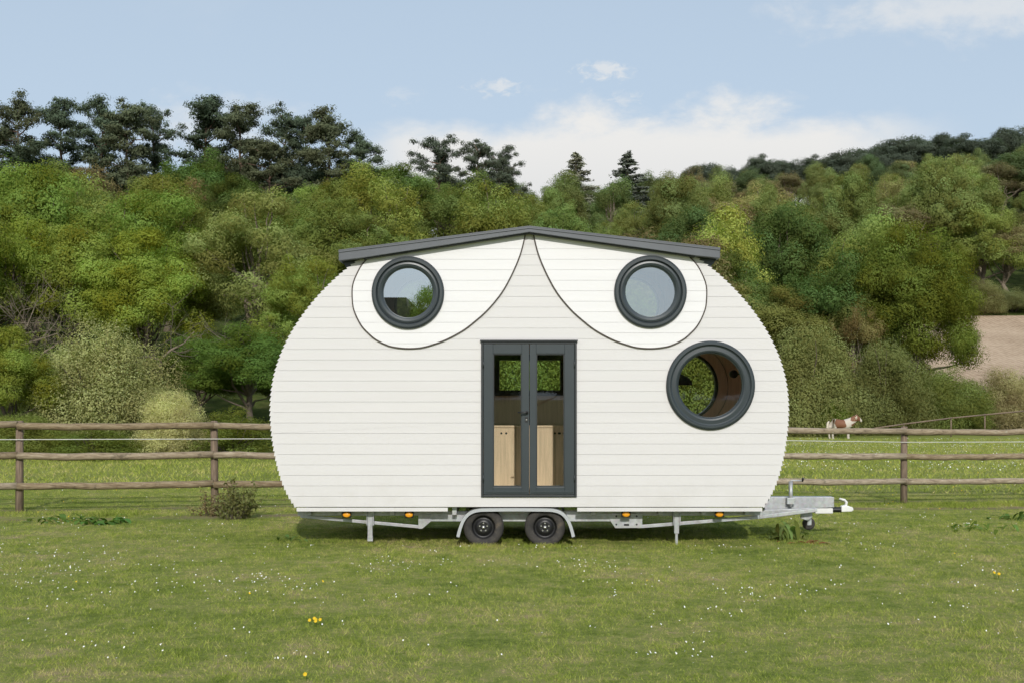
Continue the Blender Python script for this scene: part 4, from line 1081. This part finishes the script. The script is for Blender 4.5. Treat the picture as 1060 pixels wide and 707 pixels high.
# drawbar, coupling, jockey post
YD = 16.2; SD = F/YD
def wd(px, py, Y=YD-.06): return W2(px, py, Y)
db = MB()
def dplate(pts, y0, y1): db.prism([W2(x, y, y0) for x, y in pts], y0, y1)
dplate([(798, 514.2), (863.5, 514.2), (863.5, 524.8), (838, 526), (793, 529.5), (791, 524)], YD-.09, YD+.09)
dplate([(788, 531), (792, 527.5), (846, 525.5), (846, 529.5), (800, 535.5), (788, 535.5)], YD-.26, YD-.18)
dplate([(788, 531), (792, 527.5), (846, 525.5), (846, 529.5), (800, 535.5), (788, 535.5)], YD+.18, YD+.26)
dplate([(829, 527), (841, 527), (841, 535), (836, 539), (829, 536)], YD-.13, YD-.1)
d_ = cpart(db, 'drawbar', M['galv'], None, .005)
db2 = MB(); db2.prism([wd(843.6, 525.6), wd(862, 525.6), wd(862, 531.2), wd(843.6, 531.2)], YD-.08, YD+.08)
db2.build('overrun_housing', M['white_plastic'], d_, .01)
bw = MB(); p0, p1 = wd(862, 527.6), wd(872.5, 527.4); n = 9
bw.tube([(p0[0]+(p1[0]-p0[0])*i/(2*n), YD, p0[1]) for i in range(2*n+1)], [.042 if i % 2 else .03 for i in range(2*n+1)], 14); bw.build('bellows', M['black'], d_)
cp = MB(); cp.prism([wd(871.5, 523.8), (wd(876, 522.6)), wd(883.5, 525), wd(884.2, 528), wd(882, 529.4), wd(871.5, 529.8)], YD-.045, YD+.045)
cpl = cp.build('coupling_head', M['white_plastic'], d_, .012)
lv = MB(); lv.tube([(*[wd(876.5, 524)[0]], YD, wd(876.5, 524)[1]), (wd(877.6, 520)[0], YD, wd(877.6, 520)[1]), (wd(875.6, 517.6)[0], YD, wd(875.6, 517.6)[1]), (wd(870, 516.2)[0], YD, wd(870, 516.2)[1])], [.022, .02, .018, .014], 8); lv.build('coupling_lever', M['white_plastic'], d_)
cx = [W2(p, 0, YD-.14)[0] for p in (816.4, 820.6)]; z_t, z_b = PZ(497, YD), PZ(516, YD)
jp = cpart(MB().tube([((cx[0]+cx[1])/2, YD-.14, z_b-.1), ((cx[0]+cx[1])/2, YD-.14, z_t)], .029, 16), 'jockey_post', M['galv'])
hx = (cx[0]+cx[1])/2
MB().tube([(hx, YD-.14, z_t-.005), (hx, YD-.14, z_t+.012), (hx+.17, YD-.14, z_t+.008)], [.012, .01, .009], 8).build('crank_arm', M['galv'], jp)
MB().tube([(hx+.165, YD-.14, z_t-.005), (hx+.175, YD-.15, z_t+.05)], [.012, .02], 10).build('crank_grip', M['black'], jp)
cpart(MB().box(hx-.06, hx+.06, YD-.18, YD-.09, z_b-.06, z_b+.03), 'post_clamp', M['galv'], None, .006)
jx, jz = W2(837, 541.5, YD)
jw = cpart(MB().lathe(jx, jz+.0, [(.0005, YD-.03), (.06, YD-.035), (.085, YD-.03), (.092, YD), (.085, YD+.03), (.06, YD+.035), (.0005, YD+.03)], 28, False, True), 'jockey_wheel', M['tyre'])
MB().box(jx-.03, jx+.03, YD-.05, YD-.037, jz-.02, jz+.16).box(jx-.03, jx+.03, YD+.037, YD+.05, jz-.02, jz+.16).build('wheel_fork', M['galv'], jw, .004)

# ------------------------------------------------------------------ fence
fn = thing('post_and_rail_fence', 'weathered post and rail wooden fence with three rails and a white wire behind the cabin', 'fence', (0, 20.6, 0))
def fp(i):
    x = -8.41+3.2*i; y = 19.3+.52*i; return x, y
for i in range(-2, 9):
    x, y = fp(i); z = gz(x, y); H = 1.56-.015*i; mb = MB()
    lean = rng.normal(0, .012, 2)
    k = 10; prev = None
    mb.tube([(x, y, z-.3), (x+lean[0]*.5, y+lean[1]*.5, z+H*.5), (x+lean[0], y+lean[1], z+H-.01), (x+lean[0], y+lean[1], z+H)], [.068, .064, .062, .05], 10)
    o = mb.build('post', M['post'], fn); o.location = (0, -20.6, 0)
for lev in (.46, .98, 1.5):
    for i in range(-2, 8):
        (x0, y0), (x1, y1) = fp(i), fp(i+1); z0, z1 = gz(x0, y0), gz(x1, y1); f0 = 1-.012*i
        pts = []
        for q in range(9):
            t = q/8; pts.append((x0+(x1-x0)*t, y0+(y1-y0)*t-.085, z0+(z1-z0)*t+lev*f0*.985-.02*math.sin(math.pi*t)+rng.normal(0, .006)))
        rr = [.059+rng.normal(0, .003) for _ in pts]
        me = MB().tube(pts, rr, 12)
        o = me.build('rail', M['rail'], fn); o.location = (0, -20.6, 0)
wp = []
for i in range(-2, 9):
    x, y = fp(i); z = gz(x, y); wp.append((x, y-.08, z+1.245-.012*i))
o = MB().tube(wp, .0075, 6).build('wire', M['wire'], fn); o.location = (0, -20.6, 0)
# low paddock fence far off on the right
ff = thing('paddock_fence', 'low grey rail fence running uphill in front of the far hedge behind the horse', 'fence', (PX(960, 69), 69, 0))
q = [(905, 443.0, 67.5), (936, 438.6, 68), (985, 432.4, 69), (1020, 429.0, 70), (1062, 425.0, 71), (1100, 421, 72)]
pts = [(PX(a, y), y, PZ(b, y)) for a, b, y in q]; o_ = (-ff.location.x, -69, 0)
for a, b in zip(pts, pts[1:]):
    o = MB().tube([a, b], .045, 8).build('rail', M['post'], ff); o.location = o_
for a in pts[1:]:
    o = MB().tube([(a[0], a[1]+.08, gz(a[0], a[1])-.2), (a[0], a[1]+.08, a[2]+.06)], .045, 8).build('post', M['post'], ff); o.location = o_

# ------------------------------------------------------------------ small plants round the trailer
def leafplant(name, label, x, y, n, L, w, col, spread, upright=.5, mat=None, cat='plant'):
    """rosette of broad bent leaves"""
    V, Fc, T = [(0, 0, 0)], [], [.5]
    for i in range(n):
        a = rng.random()*6.283; bx, by = rng.normal(0, spread*.35, 2); l = L*(.6+.6*rng.random()); ww = w*(.7+.6*rng.random())
        el = upright*(.6+.8*rng.random()); px_, pz_ = 0, 0; c, s = math.cos(a), math.sin(a); b = len(V); t = rng.random()
        K = 5
        for k in range(K+1):
            f = k/K; hw = ww*math.sin(math.pi*min(.97, f*.9+.08))**.8
            for sg in (-1, 1): V.append((bx+c*px_-s*sg*hw, by+s*px_+c*sg*hw, pz_+.15*hw)); T.append(t)
            px_ += l/K*math.cos(el); pz_ += l/K*math.sin(el); el -= .32
        V.append((bx*.02, by*.02, .002)); T.append(t); Fc.append((0, b, b+1, len(V)-1))
        for k in range(K): Fc.append((b+2*k, b+2*k+1, b+2*k+3, b+2*k+2))
    t = thing(name, label, cat, (x, y, gz(x, y)-.01))
    o = link('leaf_rosette', np_mesh('leaf_rosette', V, Fc, True, {'tint': T}), mat or M['leaf'], t); o.color = (*[q*1.9 for q in col], 1)
    return t
def stems(t, n, H, spread, col, leafy=22, size=.02):
    mb = MB(); cl = []
    for i in range(n):
        a = rng.random()*6.283; r = spread*rng.random(); p = (rng.normal(0, spread*.25), rng.normal(0, spread*.2), -.03)
        q = (p[0]+math.cos(a)*r*1.15, p[1]+math.sin(a)*r*.7, H*(.3+.8*rng.random()*(1.1-.5*r/spread))); mb.tube(bend(p, q, 3, .1), [.006, .005, .004, .002], 4, False)
        for f in np.linspace(.3, 1, 5): cl.append((np.array(p)+(np.array(q)-np.array(p))*f, .055+.05*rng.random(), .2+.6*rng.random()))
    mb.build('stem', M['bark'], t)
    V = []; me = clump_leaves(cl, leafy*90, size, 1.7, (.1, 1.3)); me.materials.append(M['leaf'])
    o = bpy.data.objects.new('foliage', me); C.objects.link(o); o.parent = t; o.color = (*col, 1)
x, y = PX(243, 18.3), 18.3
t = thing('nettle_clump', 'brownish bushy weed clump in front of the fence post left of the cabin', 'plant', (x, y, gz(x, y))); stems(t, 32, .58, .40, (.20, .205, .075), 13)
x, y = PX(222, 18.8), 18.8
t = thing('nettle_clump', 'smaller thin reddish weed clump against the fence post left of the cabin', 'plant', (x, y, gz(x, y))); stems(t, 14, .45, .38, (.22, .17, .085), 12)
leafplant('dock_plant', 'broad leaved green dock plant in the grass before the left fence', PX(118, 17.6), 17.6, 16, .32, .055, (.06, .115, .025), .5, .7)
leafplant('dock_plant', 'small dark dock plant at the far left below the fence', PX(62, 18.0), 18.0, 18, .24, .04, (.06, .10, .022), .7, .8)
leafplant('dock_plant', 'spreading dock plant left of the broad leaved dock', PX(92, 17.9), 17.9, 14, .24, .035, (.065, .11, .022), .8, .8)
t = leafplant('dock_plant', 'upright dark dock plant with reddish leaves under the trailer drawbar', PX(808, 15.7), 15.7, 11, .36, .034, (.085, .10, .03), .2, 1.25)
t = leafplant('dock_plant', 'taller green dock plant beneath the jockey post of the trailer', PX(822, 15.75), 15.75, 12, .36, .03, (.10, .135, .035), .3, 1.2)
leafplant('dead_leaf_clump', 'rusty brown fallen dock leaves beside the jockey wheel', PX(834, 15.35), 15.35, 9, .26, .04, (.17, .075, .035), .35, .35)
leafplant('dock_plant', 'leafy green weed patch in the grass at the right edge', PX(1010, 17.0), 17.0, 26, .2, .025, (.075, .12, .025), 1.0, .9)
leafplant('dock_plant', 'dark weed tuft by the photo edge right of the leafy patch', PX(1046, 18.5), 18.5, 22, .22, .03, (.055, .09, .02), .5, .9)
leafplant('thistle_plant', 'flat green thistle rosette in front of the left trailer end', PX(300, 15.6), 15.6, 14, .16, .02, (.07, .11, .03), .5, .8)
# dandelions
def dandelion(px, py, n, lab):
    y = HC*F/(py-V0); x = PX(px, y); t = thing('dandelion', lab, 'flower', (x, y, gz(x, y))); st = MB()
    for i in range(n):
        a, b = rng.normal(0, .045, 2) if n > 1 else (0, 0); h = .05+.03*rng.random(); mb = MB()
        st.tube([(0, 0, -.01), (a*.9, b*.9, .004), (a, b, .01), (a, b-.005, h)], .003, 5, False)
        r = .016; m = 14
        mb.v += [(a+r*math.cos(6.283*j/m)*(1 if j % 2 else .8), b-.008+r*math.sin(6.283*j/m)*.7, h+.012*math.sin(6.283*j/m)) for j in range(m)]+[(a, b-.014, h+.012)]
        for j in range(m): mb.f.append((j, (j+1) % m, m)); mb.sm.append(False)
        mb.build('flower_head', M['yellow'], t)
    st.build('stem', M['blade'], t)
dandelion(322, 648, 5, 'bright yellow dandelion cluster in the foreground grass left of centre')
dandelion(1035, 599, 3, 'yellow dandelion in the grass near the right photo edge')
dandelion(316, 705, 1, 'single dandelion at the bottom edge of the photo')

# ------------------------------------------------------------------ pony
def skin(name, V, E, R, root, sub=2):
    me = bpy.data.meshes.new(name); me.from_pydata(V, E, []); o = bpy.data.objects.new(name, me); C.objects.link(o)
    md = o.modifiers.new('skin', 'SKIN'); md.use_smooth_shade = True
    for i, r in enumerate(R):
        sv = me.skin_vertices[0].data[i]; rr = r if hasattr(r, '__len__') else (r, r); sv.radius = rr; sv.use_root = (i == root)
    ss = o.modifiers.new('sub', 'SUBSURF'); ss.levels = sub; ss.render_levels = sub
    dg = bpy.context.evaluated_depsgraph_get(); out = bpy.data.meshes.new_from_object(o.evaluated_get(dg))
    bpy.data.objects.remove(o); out.name = name; return out
V = [(-.48, 0, .92), (-.15, 0, .88), (.15, 0, .87), (.42, 0, .90), (.62, 0, 1.04), (.82, 0, 1.22), (.93, 0, 1.29), (1.05, 0, 1.21), (1.17, 0, 1.08), (1.22, 0, 1.02)]
E = [(i, i+1) for i in range(9)]; R = [(.27, .29), (.29, .30), (.30, .31), (.26, .29), (.19, .26), (.13, .19), (.10, .14), (.085, .115), (.065, .08), (.055, .06)]
def chain_(start, pts, rad):
    p = start
    for q, r in zip(pts, rad): V.append(q); R.append(r); E.append((p, len(V)-1)); p = len(V)-1
for s in (-1, 1):
    f = .06*s
    chain_(3, [(.42+f, .13*s, .68), (.44+f, .13*s, .42), (.43+f, .13*s, .38), (.43+f, .13*s, .1), (.46+f, .13*s, .04), (.47+f, .13*s, 0)], [.13, .075, .07, .052, .07, .075])
    chain_(0, [(-.50-f, .14*s, .72), (-.45-f, .14*s, .58), (-.60-f, .14*s, .40), (-.585-f, .14*s, .34), (-.57-f, .14*s, .10), (-.54-f, .14*s, .04), (-.53-f, .14*s, 0)], [.19, .13, .075, .065, .055, .07, .075])
    chain_(6, [(.92, .055*s, 1.40), (.94, .065*s, 1.47)], [.032, .012])
body = skin('pony', V, E, R, 1)
def coat():
    t = NT('pinto_coat'); at = t.n('ShaderNodeAttribute'); at.attribute_name = 'brown'
    t.l(t.ramp(at.outputs['Fac'], [(.42, (.52, .47, .40)), (.50, (.19, .08, .04))]), t.b.inputs['Base Color']); t.b.inputs['Roughness'].default_value = .7; return t.m
co = np.array([v.co for v in body.vertices]); x, yv, z = co.T
wob = .06*np.sin(9*x+3*z)+.05*np.sin(13*z-5*yv)
flank = np.exp(-(((x+.14+wob)/.30)**2+((z-.93)/.34)**2)*.9); hind = np.exp(-(((x+.47)/.1)**2+((z-.72)/.1)**2))*.4
head = smooth(.50, .62, x+wob*.6)*smooth(1.0, 1.12, z); blaze = smooth(1.08, 1.14, x)+smooth(1.0, 1.1, x)*np.exp(-(yv/.035)**2)*smooth(1.2, 1.3, z)
br = np.clip(np.maximum.reduce([flank*1.3, hind, head-blaze, .9*smooth(.52, .62, x)*smooth(1.0, .93, z+wob)*smooth(.75, .8, z)]), 0, 1)
at = body.attributes.new('brown', 'FLOAT', 'POINT'); at.data.foreach_set('value', br.astype(np.float32)); body.materials.append(coat())
hx, hy = PX(872.5, 66), 66.0
pony = link('pony', body); pony.location = (hx-.12, hy, gz(hx, hy)-.03); pony.scale = (1.0, 1.0, 1.0)
tag(pony, 'brown and white pinto pony standing side on beyond the fence, facing right', 'horse')
hair = mat_simple('cream_hair', (.62, .56, .46), .8, 0, .2, 20)
MB().tube([(-.68, 0, 1.05), (-.76, 0, .95), (-.79, 0, .7), (-.77, 0, .35)], [.04, .07, .075, .02], 10).build('tail', hair, pony)
mm = MB()
for i in range(12):
    f = i/11; p = Vector((.50+.40*f, 0, 1.20+.18*f)); mm.tube([p+Vector((0, 0, .03)), p+Vector((.0, -.09, -.04)), p+Vector((.02, -.115-.02*(i % 2), -.2))], [.03, .028, .008], 6)
mm.build('mane', hair, pony)
for i, hx_ in enumerate((-3, 1.2, 5.2, 9.4, 13.5)):  # unseen row added to block sky reflections in the clear glass
    plant('near%d' % (i % 3), 'reflection_block_tree', 'unseen low tree added behind the camera to darken door and lower window reflections', 'tree', hx_, -31, 4.9+.3*(i % 2), 6.0, GRN, 'unseen trees added to darken the clear glass')
plant('near1', 'mirrored_tree', 'lower leafy tree mirrored beside the barn in the upper left round window', 'tree', -6.2, -45, 8.7, 3.6, GRN)
# barn behind the photographer, mirrored at the left of the upper left window
bn = thing('barn', 'dark brown gabled barn mirrored in the lower left of the upper left round window', 'barn', (-11.2, -47, .25))
MB().box(-4.2, 4.2, -3, 3, 0, 6.2).build('wall', M['birch_dark'], bn)
MB().prism([(-4.6, 6.2), (4.6, 6.2), (4.3, 7.9), (-4.3, 7.9)], -3.4, 3.4).build('roof', M['bark'], bn)
print('plants', COUNT['n'], 'objects', len(bpy.data.objects))
